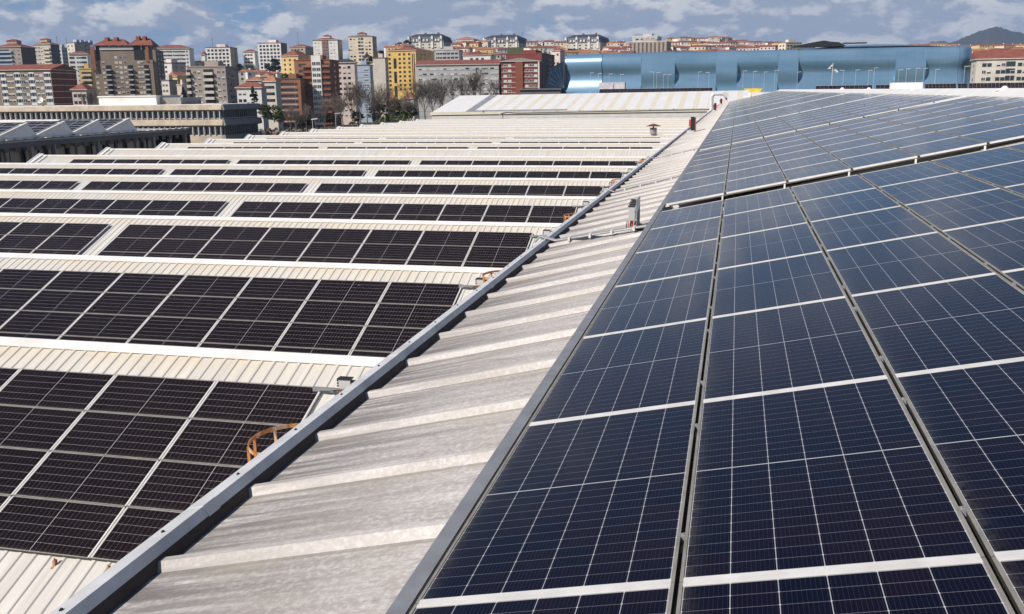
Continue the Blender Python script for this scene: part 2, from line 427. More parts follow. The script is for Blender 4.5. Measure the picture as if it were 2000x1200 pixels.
# remaining far panels, one mass
def far_rows():
    out = []
    zt = math.radians(62)
    c_, s_ = math.cos(zt), math.sin(zt)
    mm = Matrix(((1, 0, 0), (0, c_, -s_), (0, s_, c_)))     # portrait, leaning back
    def row(px0, px1, D, z0, n, skip=()):
        a = at(px0, 180, D); b = at(px1, 180, D)
        for q in range(n):
            if q in skip: continue
            t = q/n; p = a.lerp(b, t); out.append((mm, Vector((p.x, p.y, z0)), .62*1.0))
    row(1170, 1391, 262, -.62, 28)
    row(1593, 1736, 236, -.60, 17, (13,))
    row(1806, 2012, 224, -.55, 28, (8, 11))
    return out
rb = MB(); uvs = []
def add_far(m, o, sl=1.0, blue=True):
    for (x0, y0, x1, y1, z, mi) in ((0, 0, PW, .028, .035, 0), (0, PL-.028, PW, PL, .035, 0), (0, .028, .016, PL-.028, .035, 3), (PW-.016, .028, PW, PL-.028, .035, 3), (.016, .028, PW-.016, PL-.028, .031, 1 if blue else 2)):
        q = [o+m@Vector((x, y*sl, z)) for x, y in ((x0, y0), (x1, y0), (x1, y1), (x0, y1))]
        rb.quad(*q, mi); uvs.extend([((x-.0195)/.1825, (y-.034)/.0925) for x, y in ((x0, y0), (x1, y0), (x1, y1), (x0, y1))])
    q = [o+m@Vector(c) for c in ((0, 0, 0), (PW, 0, 0), (PW, 0, .035), (0, 0, .035))]; rb.quad(*q, 0); uvs.extend([(0, 0)]*4)
    q = [o+m@Vector(c) for c in ((0, 0, 0), (0, 0, .035), (0, PL*sl, .035), (0, PL*sl, 0))]; rb.quad(*q, 0); uvs.extend([(0, 0)]*4)
for typ, a, j, k, m, o in rest+unseen: add_far(m, o, 1.0, typ == 'R')
for m, o, sl in far_rows(): add_far(m, o, sl)
me = rb.mesh('distant_solar_panels', [M['alu'], M['glass_blue'], M['glass_brown'], M['frame_side']])
ul = me.uv_layers.new(name='UVMap'); flat = [c for uv in uvs for c in uv]; ul.data.foreach_set('uv', flat)
tag(inst('distant_solar_panels', me), 'mass of small distant solar panels on the far roofs near the horizon', 'solar panels', None, 'stuff')

# ---------------------------------------------------------------- right hall: ribbed slope, eaves flashing
SB, SZ = .235, Z0-.26            # roof sheet: z = SZ + SB*(x-X0)
def zs(x): return SZ+SB*(x-X0)
YA, YB = -4.0, 197.0
hall = tag(empty('factory_hall', (2, 96, -9)), 'long hall with weathered white ribbed roof sloping up under the blue solar panels', 'factory hall')
def child(o, parent):
    o.parent = parent; o.matrix_parent_inverse = parent.matrix_world.inverted() if False else Matrix.Translation(-Vector(parent.location)); return o
mb = MB()
XE, XR = -3.50, 8.05
y = YA; ribp = 1.165; first = 4.70-ribp*8
prof = [(YA, 0)]
yy = first
while yy < YB-.3:
    if yy > YA+.1: prof += [(yy, 0), (yy+.058, .055), (yy+.115, .055), (yy+.17, 0)]
    yy += ribp
prof.append((YB, 0))
segx = [XE, -2.4, XR]
for (y0, h0), (y1, h1) in zip(prof[:-1], prof[1:]):
    for xa, xb in zip(segx[:-1], segx[1:]):
        mb.quad((xa, y0, zs(xa)+h0), (xb, y0, zs(xb)+h0), (xb, y1, zs(xb)+h1), (xa, y1, zs(xa)+h1))
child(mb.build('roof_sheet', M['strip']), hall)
# far side slope and walls
mb = MB()
mb.quad((XR, YA, zs(XR)), (20, YA, zs(XR)-2.4), (20, YB, zs(XR)-2.4), (XR, YB, zs(XR)))
child(mb.build('far_slope', M['cap']), hall)
mb = MB(); 
mb.box(-3.64, YA, -17, -3.50, YB, zs(XE)-.03); mb.box(19.9, YA, -17, 20, YB, zs(XR)-2.45); mb.box(-3.46, YB-.1, -17, 19.9, YB, zs(XE)-.03)
mb.box(-3.46, YA, -17, 19.9, YA+.1, zs(XE)-.1)
mb.prism([(XE, YB-.12, zs(XE)-.05), (20, YB-.12, zs(XE)-.05), (20, YB-.12, zs(XR)-2.45), (XR, YB-.12, zs(XR)-.02)], (0, .1, 0))
child(mb.build('wall', M['wallw']), hall)
# ridge cap
mb = MB(); zr = zs(XR)
mb.prism([(XR-.5, YA, zs(XR-.5)+.055), (XR, YA, zr+.17), (XR+.5, YA, zr-.04), (XR+.5, YA, zr-.08), (XR, YA, zr+.12), (XR-.5, YA, zs(XR-.5)+.03)], (0, YB-YA, 0))
child(mb.build('ridge_cap', M['cap']), hall)
# eaves flashing: bright flange, grey chamfer, drop face
FL = [(-3.650, -2.824), (-3.53, -2.795), (-3.492, -2.862), (-3.497, -2.866), (-3.535, -2.81), (-3.650, -2.841)]
mb = MB(); mb.prism([(x, YA, z) for x, z in reversed(FL)], (0, YB-YA, 0))
# wall side drop of the flange
mb.box(-3.655, YA, -3.35, -3.650, YB, -2.824)
fl = child(mb.build('eaves_flashing', M['flash']), hall)
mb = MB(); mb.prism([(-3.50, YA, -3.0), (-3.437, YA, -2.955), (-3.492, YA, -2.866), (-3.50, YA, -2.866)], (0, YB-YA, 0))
child(mb.build('shade_band', M['shade_brown']), hall)  # added dark band holding the flashing's shadow in its colour
yy = 5.38-3.95*2
while yy < 90:
    mb = MB(); k0 = len(mb.v)
    prf = ((-3.652, -2.820), (-3.528, -2.790), (-3.487, -2.863))
    for (x0, z0), (x1, z1) in zip(prf[:-1], prf[1:]):
        mb.prism([(x0, yy, z0), (x0+.001, yy, z0-.006), (x1-.001, yy, z1-.006), (x1, yy, z1)], (0, .15, 0))
    child(mb.build('flashing_lap', M['flash']), hall)
    yy += 3.95
BOLT = MB(); BOLT.tube((0, 0, 0), (0, 0, .005), .014, n=8); BOLT.tube((0, 0, .005), (0, 0, .013), .008, n=6)
bm_ = BOLT.mesh('bolt', M['dark'])
for i in range(34):
    o = inst('bolt', bm_, None, (-3.595, 4.02+i*.98, -2.811)); child(o, hall)

# long trim rail at the foot of the blue panels
ex = X0-.115
mb = MB()
mb.box(ex-.045, YA, zs(ex)+.05, ex+.042, 196, zs(ex)+.185)
tr = tag(mb.build('cable_tray', M['alu_dull']), 'long grey metal tray along the lower edge of the blue panels', 'cable tray')
mb = MB()
mb.path([(ex+.075, YA, zs(ex)+.16), (ex+.08, 60, zs(ex)+.16)], .008); mb.path([(ex+.09, YA, zs(ex)+.11), (ex+.085, 60, zs(ex)+.12)], .009)
tag(mb.build('cable_run', M['dark']), 'two black cables running inside the grey tray by the panels', 'cable')
# mounting rails below the panels with posts seen in the gaps between blocks
for a in range(0, 4):
    e = tag(empty('mounting_rack', (X0, arr_y(a), Z0)), 'aluminium rack carrying the %s block of blue panels' % AN[a], 'mounting rack', 'racks under the blue panels')
    mb = MB()
    for j in range(NROW):
        for q in (.42, 1.86):
            yv = j*ROWP+q
            mb.obox((4.6*ca_, yv, 4.6*sa_-.065), (4.62*ca_, 0, 4.62*sa_), (0, .02, 0), (-sa_*.018, 0, ca_*.018))
    mb.build('rail', M['alu'], e)
    for k in range(NCOL+1):
        if not k: continue
        pb = MB(); xk = k*COLP*ca_-.05; 
        zt = k*COLP*sa_-.04; zb = zs(X0+xk)-Z0
        pb.box(xk-.015, -.02, zb, xk+.015, .012, zt); pb.box(xk-.05, -.05, zb, xk+.05, .04, zb+.012)
        pb.build('bracket', M['alu'], e)
# end clamp lump at the low corner of the second block
# ---------------------------------------------------------------- left sawtooth factory
XL, XRr = -64.7, -3.62
fac = tag(empty('sawtooth_factory', (-34, 100, -17)), 'factory with eighteen white corrugated sawtooth bays below the long metal flashing', 'factory')
def rib_sheet(x0, x1, L, pitch=.281, h=.023):
    """sheet in local coords: x along the ridge, y from 0 (ridge) to -L (down the slope, already in slope plane)"""
    mb = MB(); pr = []; x = x0
    while x < x1-.16:
        pr += [(x, 0), (x+.15, 0), (x+.175, h), (x+.235, h), (x+.26, 0)]; x += pitch
    pr.append((x1, 0))
    for (xa, ha), (xb, hb) in zip(pr[:-1], pr[1:]):
        mb.quad((xa, -L, ha), (xb, -L, hb), (xb, 0, hb), (xa, 0, ha))
    return mb
LSL = 6.85
RUN = LSL*cs_
sheet = rib_sheet(XL, XRr, LSL).mesh('roof_bay', M['tooth'])
for i in range(0, 19):
    yr = RIDGE_Y0+(i-1)*TP; 
    bay = bpy.data.objects.new('roof_bay', sheet); col.objects.link(bay); bay.parent = fac
    bay.rotation_euler = (S_, 0, 0); bay.location = Vector((0, yr, RIDGE_Z-.115))-Vector(fac.location)
    # ridge cap: folded strip, front lip lies on the ribs
    mb = MB(); 
    a0 = Vector((0, -.30*cs_, -.30*ss_)); up = Vector((0, -ss_, cs_))
    p0 = a0+up*.040; p1 = up*.045; p2 = Vector((0, .22, -.12))
    pts = [(XL-.1, *(p0)[1:]), (XL-.1, *(p1)[1:]), (XL-.1, *(p2)[1:]), (XL-.1, *(p2-Vector((0, 0, .01)))[1:]), (XL-.1, *(p1-up*.008)[1:]), (XL-.1, *(p0-up*.008)[1:])]
    mb.prism(list(reversed(pts)), (XRr-XL+.1, 0, 0))
    x = XL+1.0
    c = mb.build('ridge_cap', M['cap'], bay); c.rotation_euler = (-S_, 0, 0)
    # back side: glazing sloping down to the next valley
    mb = MB(); yb = TP-RUN; zb = -LSL*ss_
    mb.quad((XL, .1, -.05), (XL, yb, zb), (XRr, yb, zb), (XRr, .1, -.05))
    c = mb.build('roof_light', M['glaz'], bay); c.rotation_euler = (-S_, 0, 0)
    # gable end trim: two raised white strips running up the left end, gable wall below
    mb = MB(); mb.box(XL-.35, -LSL, -.25, XL+.05, .1, .12); mb.box(XL-.42, -LSL, .12, XL-.32, .1, .18); mb.box(XL+.45, -LSL, .03, XL+.62, -.1, .09)
    mb.build('gable_trim', M['cap'], bay)
    mb = MB(); mb.box(XL, -RUN-.10, zb-.02, XRr, -RUN+.04, zb+.05)
    c = mb.build('valley_gutter', M['cap'], bay); c.rotation_euler = (-S_, 0, 0)
mb = MB()
for i in range(0, 19):
    yr = RIDGE_Y0+(i-1)*TP; z0 = RIDGE_Z-.2
    mb.prism([(XL, yr-RUN, z0-LSL*ss_), (XL, yr+TP-RUN, z0-LSL*ss_), (XL, yr, z0)], (-.25, 0, 0))
mb.box(XL-.25, RIDGE_Y0-TP-RUN, -17, XL, 200, RIDGE_Z-.2-LSL*ss_)
child(mb.build('wall', M['wallw']), fac)
mb = MB(); mb.box(XL-1.1, 40, -8.3, XL-.35, 199, -8.05); mb.box(XL-1.15, 40, -8.3, XL-1.1, 199, -7.9)
child(mb.build('edge_gutter', M['concd']), fac)

# combiner boxes at the ends of the rows
def combiner():
    e = empty('combiner_box')
    mb = MB(); mb.box(-.12, -.06, .10, .12, .06, .30); mb.build('casing', M['plaster_grey'], e)
    mb = MB(); mb.box(-.14, -.08, .30, .14, .08, .325); mb.build('lid', M['dark'], e)
    mb = MB(); mb.box(-.68, -.05, .02, .62, .05, .09); mb.build('rail', M['alu_dull'], e)
    mb = MB()
    for q in range(3):
        mb.box(-.17, -.03, .14+q*.055, -.12, .03, .17+q*.055); mb.box(.12, -.04, .12+q*.06, .19, .04, .155+q*.06)
    mb.build('cable_gland', M['dark'], e)
    mb = MB()
    for q in range(6):
        x = -.11+q*.045; mb.path([(x, -.05, .12), (x+random.uniform(-.02, .02), -.12, .02), (x+random.uniform(-.03, .05), -.14, -.10)], .009, 5)
    for q in range(4):
        mb.path([(-.1+.06*q, -.02, .08), (-.3+.1*q, -.1, .06+.02*q), (-.55+.3*q, -.04, .03)], .010, 5, q % 3)
    mb.build('cable', [M['leaf'], M['dark'], M['red']], e)
    return e
cb0 = combiner()
for i in range(1, 8):
    o = cb0 if i == 1 else copy_tree(cb0)
    o.location = (-7.20, TY+(i-1)*TP-.15, TZ-.10)
    tag(o, 'small grey junction box on bracket at right end of %s sawtooth panel row' % AN[i-1], 'junction box', 'junction boxes at the row ends')

# rusty clips hooking the lowest row of panels
for q, (px, py, lb) in enumerate(((108, 1094, 'rusty clip under the lowest left panel edge, farther left'), (213, 1107, 'rusty clip under the lowest left panel edge, nearer the flashing'))):
    nn = ML@Vector((0, 0, 1)); q0 = Vector((0, TY, TZ)); v = ray(px, py); p = v*((nn.dot(q0))/nn.dot(v))
    mb = MB(); mb.box(-.02, -.05, -.10, .02, .02, .005); mb.tube((0, -.02, -.02), (0, -.02, .04), .018, n=7); mb.box(-.035, -.09, -.115, .035, .03, -.10)
    o = mb.build('panel_clip', M['rust']); o.location = p; tag(o, lb, 'clip', 'clips at the lowest panel edge')

# rusty ladder cages rising to the flashing
def cage(full):
    e = empty('ladder_cage')
    def hoop(z, nm):
        mb = MB(); n = 18; pts = []
        for q in range(n+1):
            an = math.pi*.5+math.pi*1.15*q/n-.12
            pts.append(Vector((.34*math.cos(an), .40*math.sin(an), z)))
        pts = [Vector((.2, .37, z))]+pts+[Vector((.2, -.34, z))]
        for a, b in zip(pts[:-1], pts[1:]):
            d = (b-a); nrm = Vector((-d.y, d.x, 0)).normalized(); mb.obox((a+b)/2, d*.52, nrm*.004, (0, 0, .019))
        mb.build(nm, M['rust'], e)
    hoop(0, 'hoop'); hoop(-.62, 'hoop'); hoop(-1.3, 'hoop')
    for an in (100, 140, 180, 220, 255):
        mb = MB(); x, y = .34*math.cos(R(an)), .40*math.sin(R(an)); mb.box(x-.013, y-.005, -1.9, x+.013, y+.005, .01); mb.build('strap', M['rust'], e)
    return e
cg = cage(1)
cages = [(-3.945, 7.46, -3.12, 'large rusty ladder cage beside the second lowest junction box, nearest the camera'),
         (-3.90, 15.6, -3.12, 'rusty ladder cage beside the junction box of the second sawtooth row'),
         (-3.92, 23.8, -3.12, 'smaller rusty ladder cage beyond the third sawtooth panel row'),
         (-3.95, 33.6, -3.12, 'tiny rusty ladder cage further up the flashing before the pipe bundle'),
         (-3.95, 43.8, -3.12, 'distant yellowish ladder cage where the flashing bends at the wire bundle')]
for q, (x, y, z, lb) in enumerate(cages):
    o = cg if q == 0 else copy_tree(cg)
    o.location = (x, y, z); tag(o, lb, 'ladder cage', 'rusty ladder cages along the flashing')
cages_lab = 'large rusty ladder cage behind the flashing, nearest the camera'
cg['label'] = cages_lab

# conduits across the white strip
def conduit(x0, y0, x1, y1, n, lb, over=True):
    e = tag(empty('conduit', (x0, y0, zs(x0))), lb, 'conduit', 'pipe runs crossing the white strip')
    mb = MB()
    for q in range(n):
        off = (q-(n-1)/2)*.05; pts = []
        for s in range(9):
            t = s/8; x = x0+(x1-x0)*t; y = y0+(y1-y0)*t+off+.01*math.sin(s*2+q)
            pts.append(Vector((x-x0, y-y0, zs(x)-zs(x0)+.085)))
        if over: pts = [Vector((-.42, off*1.4+.06, .04)), Vector((-.30, off*1.2+.04, .16))]+pts
        mb.path(pts, .02, 8)
    mb.build('pipe', M['alu_dull'], e)
    for q in range(4):
        t = (q+.7)/4.4; sb = MB(); x = (x1-x0)*t; y = (y1-y0)*t; z = SB*x
        sb.box(x-.02, y-n*.03-.03, z+.04, x+.02, y+n*.03+.03, z+.115); sb.build('strap', M['frame'], e)
    return e
conduit(-3.35, 17.75, -1.45, 16.95, 3, 'grey pipe bundle crossing the strip to the row of isolator plates')
conduit(-3.35, 26.9, -1.45, 27.3, 1, 'thin grey pipe crossing the strip beyond the isolator plates')
conduit(-3.35, 40.6, -1.45, 40.7, 2, 'far grey pipe crossing the strip near the distant ladder cage')
# isolator stack
e = tag(empty('isolator_stack', (-1.78, 17.25, zs(-1.78))), 'upright stack of small grey switch boxes with cables beside the cable tray', 'switch boxes')
for q in range(4):
    mb = MB(); y = .17*q; mb.box(-.10, y, .20, .015, y+.045, .46+.02*q); mb.build('switch_box', M['plaster_grey'], e)
    mb = MB(); mb.box(-.11, y-.006, .45+.02*q, .02, y+.055, .475+.02*q); mb.build('lid', M['dark'], e)
    mb = MB(); mb.path([(.05, y+.02, .02), (.05, y+.02, .60)], .012); mb.build('post', M['alu_dull'], e)
mb = MB()
for q in range(9):
    x = -.12+.02*q; y = (q % 4)*.13; mb.path([(x, y-.02, .2), (x-.01, y-.06, .08), (.06+.01*q, y*.5-.02, .03), (.3, .05*q*.3, .05)], .009, 5, q % 2)
mb.build('cable', [M['dark'], M['red']], e)
mb = MB(); mb.tube((.12, -.12, .10), (.12, -.02, .10), .06, n=12); mb.build('gland', M['dark'], e)

# red and black posts near the far end of the strip, curved grey duct
for (px, pyb, pyt, wpx, lb) in ((1352, 260, 231, 13, 'tall red and black box standing on the strip, nearest of the line'),
                                (1396, 218, 203, 6, 'red topped black box standing beside the bent grey duct'),
                                (1408, 204.5, 194, 5, 'small dark red box beyond the bent grey duct'),
                                (1418, 196.5, 188, 4, 'tiny dark box farthest along the white strip')):
    v = ray(px, pyb); t = (SZ-SB*X0)/(v.z-SB*v.x); p = v*t; t = min(t, 185/v.y); p = v*t
    hh = (pyb-pyt)/F*p.y; ww = wpx/F*p.y
    e = tag(empty('alarm_box', p), lb, 'post box', 'red and black boxes on the strip')
    mb = MB(); mb.box(-ww*.25, -ww*.35, 0, ww*.38, ww*.35, hh*.97); mb.build('casing', M['dark'], e)
    mb = MB(); mb.box(ww*.38, -ww*.38, 0, ww*.5, ww*.36, hh); mb.box(-ww*.5, -ww*.36, hh*.42, -ww*.25, -ww*.2, hh*.86); mb.build('side_panel', M['red'], e)
    mb = MB(); mb.tube((0, 0, hh*.97), (0, 0, hh*1.03), ww*.3, n=10); mb.build('cap', M['dark'], e)
    mb = MB(); mb.box(-ww*.75, -ww*.5, -.02, ww*.3, ww*.4, hh*.16); mb.build('base_plate', M['flash'], e)
v = ray(1389, 218); p = v*(150/v.y)
mb = MB(); w = .55
pts = [(0, 0), (0, 2.3), (.35, 2.65), (1.7, 2.65), (2.4, 2.2)]
for (x0, z0), (x1, z1) in zip(pts[:-1], pts[1:]): mb.tube((x0, 0, z0), (x1, 0, z1), .30, n=10); 
mb.box(-.6, -.5, -.6, .6, .5, .15)
o = mb.build('bent_duct', M['flash'], None); o.location = p+Vector((0, 0, -.0)); tag(o, 'big bent pale grey duct at the far corner of the striped shed', 'duct')
# roof vent on the far teeth
v = ray(1276, 262); p = v*(118.0/v.y)
e = tag(empty('roof_vent', p), 'small round vent with rusty hat among the far white roof bays', 'roof vent')
mb = MB(); mb.tube((0, 0, 0), (0, 0, .75), .42, n=12); mb.build('pipe', M['concd'], e)
mb = MB(); mb.tube((0, 0, .95), (0, 0, 1.25), .95, .12, n=14); mb.tube((0, 0, .75), (0, 0, .95), .1, n=6); mb.build('hat', simple('dark_rust', (.16, .06, .045), .8), e)

# ridge clutter on the far blue roof: small white vents
for px, D, s, lb in ((1786, 47, .16, 'little white vent hood on the ridge left of the white block'), (1962, 38, .2, 'white cluster of small vent hoods on the ridge at far right'), (1645, 86, .3, 'little white vent hood on the ridge before the first panel row'), (1697, 66, .24, 'second little white vent hood on the ridge near the white block')):
    v = ray(px, 178); t = 8.05/v.x; p = Vector((8.05, v.y*t, zs(8.05)+.12))
    s *= .6; mb = MB(); mb.tube((0, 0, 0), (0, 0, s*.6), s*1.1, s*.8, 10); mb.tube((0, 0, s*.6), (0, 0, s*1.0), s*.8, s*.3, 10); mb.box(-s*2.2, -s, -.02, s*2.2, s, s*.15)
    o = mb.build('vent_hood', M['cap']); o.location = p; tag(o, lb, 'vent hood', 'vent hoods on the ridge')

# ---------------------------------------------------------------- long shed beyond the teeth
shed = tag(empty('striped_shed', (-36, 204, -17)), 'long low white shed with yellow striped roof beyond the sawtooth bays', 'shed')
SY0, SY1, SZE, SZR = 203.5, 226.0, -4.05, -.55
def cz(x): return (x+66)*.0055      # the shed runs very slightly downhill to the left
mb = MB(); xs = [-66.5, -57.0, -54.5, 2.5]
def sq(x0, x1, y0, z0, y1, z1, m=0, ins=0):
    mb.quad((x0-.0, y0, z0+cz(x0)), (x1, y0, z0+cz(x1)), (x1, y1, z1+cz(x1)), (x0, y1, z1+cz(x0)), m)
sq(-66.5, 2.5, SY0, SZE, SY1, SZR); 
mb.quad((-66.5, SY1, SZR), (2.5, SY1, SZR+.38), (2.5, SY1+22, SZE+.38), (-66.5, SY1+22, SZE))
child(mb.build('roof', M['shed']), shed)
mb = MB()
dz = (SZR-SZE)/(SY1-SY0)
mb.quad((-58.7, SY0+.1, SZE+.07+cz(-58)), (-57.0, SY0+.1, SZE+.07+cz(-57)), (-57.0, SY1, SZR+.06+cz(-57)), (-58.7, SY1, SZR+.06+cz(-58)))
mb.quad((-57.0, SY0+.1, SZE+.07+cz(-57)), (-36, SY0+.1, SZE+.07+cz(-36)), (-36, SY0+1.3, SZE+.07+1.3*dz+cz(-36)), (-57.0, SY0+1.3, SZE+.07+1.3*dz+cz(-57)))
child(mb.build('walkway_sheet', simple('grey_walkway', (.30, .31, .34), .6)), shed)
mb = MB(); mb.prism([(-66.8, SY0-.25, SZE-.62), (-66.8, SY0-.25, SZE-.02), (-66.8, SY0, SZE-.02), (-66.8, SY0, SZE-.62)][::-1], (69.4, 0, .38))
child(mb.build('fascia', M['cream']), shed)
mb = MB(); mb.box(-66.5, SY0+.02, -17, 2.4, SY0+.15, SZE-.1); mb.box(-66.5, SY0+.35, -17, -66.3, SY1+22, SZE-.1)
mb.prism([(-66.45, SY0+.3, SZE-.2), (-66.45, SY1+22, SZE-.2), (-66.45, SY1, SZR-.1)], (.1, 0, 0))
child(mb.build('wall', M['wallw']), shed)
mb = MB(); xg = -50.6; mb.path([(xg, SY0-.5, SZE-1.5), (xg, SY0-.5, SZE-.2), (xg+1.2, SY0-.5, SZE+.1), (xg+3.5, SY0-.6, SZE+.02), (2, SY0-.45, SZE+.35)], .075, 8)
child(mb.build('gutter_pipe', M['wallw']), shed)
for q, x in enumerate((-54.5, -47.5, -43, -38, -33, -28, -23, -18, -13, -9)):
    mb = MB(); mb.box(x-.12, SY0-.36, SZE-.1+cz(x), x+.12, SY0-.25, SZE+.08+cz(x)); child(mb.build('gutter_clip', M['dark']), shed)
# flat roof beyond the right hand hall carrying the low tilted panel rows
plat = tag(empty('flat_roof_building', (30, 240, -17)), 'flat white roof beyond the ridge with tilted panel rows on it', 'building')
mb = MB(); mb.box(3, 205, -17, 110, 275, -.70); mb.box(-46, 240, -17, 3, 275, -.78)
child(mb.build('roof', M['cap']), plat)
a = at(1741, 178, 228); b = at(1803, 178, 228)
mb = MB(); mb.box(a.x, a.y, -.68, b.x, a.y+3, 1.02); mb.box(a.x-.05, a.y-.05, 1.02, b.x+.05, a.y+3.05, 1.07)
tag(mb.build('parapet_block', M['cap']), 'plain white block between the two rows of tilted panels on the horizon', 'roof block')
a = at(1170, 170, 285); b = at(1221, 170, 285)
mb = MB(); mb.box(a.x, a.y, -1, b.x, a.y+3, 2.55); mb.box(a.x+(b.x-a.x)*.5, a.y-.15, -1, a.x+(b.x-a.x)*.56, a.y, 2.5)
tag(mb.build('roof_cabin', simple('pale_grey_sheet', (.55, .53, .56), .6)), 'pale grey cabin with dark seam behind the left panel row', 'roof cabin')
a = at(1457, 176, 250); b = at(1485, 176, 250)
mb = MB(); mb.prism([(a.x, a.y, -.7), (b.x, a.y, -.7), (b.x+.4, a.y, .18), (a.x-.4, a.y, .18)], (0, 2, 0)); mb.box(a.x-.5, a.y-.05, .18, b.x+.5, a.y+2.05, .28)
tag(mb.build('skip_container', M['yellow']), 'bright yellow skip before the blue building', 'skip')

# ---------------------------------------------------------------- terrain
def hz(x, y):
    """terrain height"""
    D = math.hypot(x, y); az = math.degrees(math.atan2(x, y))
    pk = 27+18*math.exp(-((az+12)/14)**2)
    t = max(0, min(1, (D-620)/430)); t = t*t*(3-2*t)
    h = -17+t*(17+pk)
    if D > 1050: h += (D-1050)*.016*max(0, 1-(D-1050)/1800)
    if D > 1900: h -= (D-1900)*.02
    return max(h, -40)
mb = MB(); rings = [30000, 12000, 6000, 3200]
mb.quad((-8900, -200, -17.6), (8900, -200, -17.6), (8900, 9850, -17.6), (-8900, 9850, -17.6))
tag(mb.build('ground', M['ground']), kind='structure')
mb = MB(); na, nd = 110, 46; grid = []
for i in range(nd+1):
    D = 420+ (i/nd)**1.3*2700; row = []
    for j in range(na+1):
        az = R(-60+110*j/na); x, y = D*math.sin(az), D*math.cos(az)
        z = hz(x, y)+ (2.0*math.sin(x*.021)+1.5*math.sin(y*.017+x*.009))*max(0, min(1, (D-600)/300))
        if i == 0: z = -17.9
        row.append((x, y, z))
    grid.append(row)
for row in grid: mb.v += row
for i in range(nd):
    for j in range(na):
        a = i*(na+1)+j; mb.f.append((a, a+1, a+na+2, a+na+1)); mb.m.append(0)
tag(mb.build('hillside', M['hill'], smooth=True), kind='structure')
# road between factory and town
mb = MB(); p0 = at(430, 262, 330); p1 = at(860, 236, 420)
mb.quad((-190, 300, -17.59), (-20, 300, -17.59), (-20, 380, -17.59), (-190, 380, -17.59)); tag(mb.build('road', M['asphalt']), kind='structure')
# mountain
def mountain(pts, D, depth, nm):
    mb = MB(); n = len(pts); rows = 8
    for q in range(rows+1):
        t = q/rows
        for px, py in pts:
            p = at(px, py, D); base = -20
            hgt = base+(p.z-base)*(math.sin(t*math.pi))**.9
            k = 1+(t-.5)*depth/D
            mb.v.append((p.x*k, p.y*k, hgt+random.uniform(-1, 1)*D*.0006*(0 < q < rows)))
    for q in range(rows):
        for j in range(n-1):
            a = q*n+j; mb.f.append((a, a+1, a+n+1, a+n)); mb.m.append(0)
    tag(mb.build(nm, M['mount'], smooth=True), kind='structure')
def smooth_pts(ctrl, n=60):
    out = []
    for i in range(n+1):
        t = i/n*(len(ctrl)-1); k = min(int(t), len(ctrl)-2); f = t-k; f2 = f*f*(3-2*f)*.5+f*.5
        out.append((ctrl[k][0]+(ctrl[k+1][0]-ctrl[k][0])*f, ctrl[k][1]+(ctrl[k+1][1]-ctrl[k][1])*f2))
    return out
mountain(smooth_pts([(1840, 92), (1868, 80), (1890, 70), (1915, 61), (1935, 55), (1948, 53), (1962, 56), (1985, 63), (2030, 72), (2110, 84), (2200, 95)]), 7800, 2500, 'mountain')
mountain(smooth_pts([(1780, 96), (1800, 88), (1822, 82), (1840, 80), (1860, 85), (1890, 95)], 30), 9000, 1500, 'hills')
mountain(smooth_pts([(1545, 100), (1560, 91), (1578, 85), (1592, 86), (1612, 95), (1640, 104)], 30), 8600, 1500, 'hills')

# ---------------------------------------------------------------- buildings
WIN = {}
def win_mesh(kind):
    if kind in WIN: return WIN[kind]
    mb = MB(); g, fr, sh = M['winglass'], M['frame'], M['shutter']
    if kind == 'dark': mb.box(-.5, -.06, 0, .5, .02, 1, 0)
    elif kind == 'framed':
        mb.box(-.5, -.05, 0, .5, .02, 1, 1); mb.box(-.42, -.065, .08, -.04, -.05, .92, 0); mb.box(.04, -.065, .08, .42, -.05, .92, 0)
    elif kind == 'half':
        mb.box(-.5, -.05, 0, .5, .02, 1, 2); mb.box(-.44, -.065, .06, .44, -.05, .48, 0)
    elif kind == 'shut': mb.box(-.5, -.05, 0, .5, .02, 1, 2); mb.box(-.5, -.075, -.08, .5, -.05, 0, 1)
    WIN[kind] = mb.mesh('window', [g, fr, sh]); return WIN[kind]
BAL = {}
def bal_mesh(mn):
    if mn in BAL: return BAL[mn]
    mb = MB(); mb.box(-.5, -1.2, -.12, .5, 0, .06); mb.box(-.5, -1.2, .06, .5, -1.12, 1.0); mb.box(-.5, -1.12, .06, -.49, 0, 1.0); mb.box(.49, -1.12, .06, .5, 0, 1.0)
    BAL[mn] = mb.mesh('balcony', M[mn]); return BAL[mn]
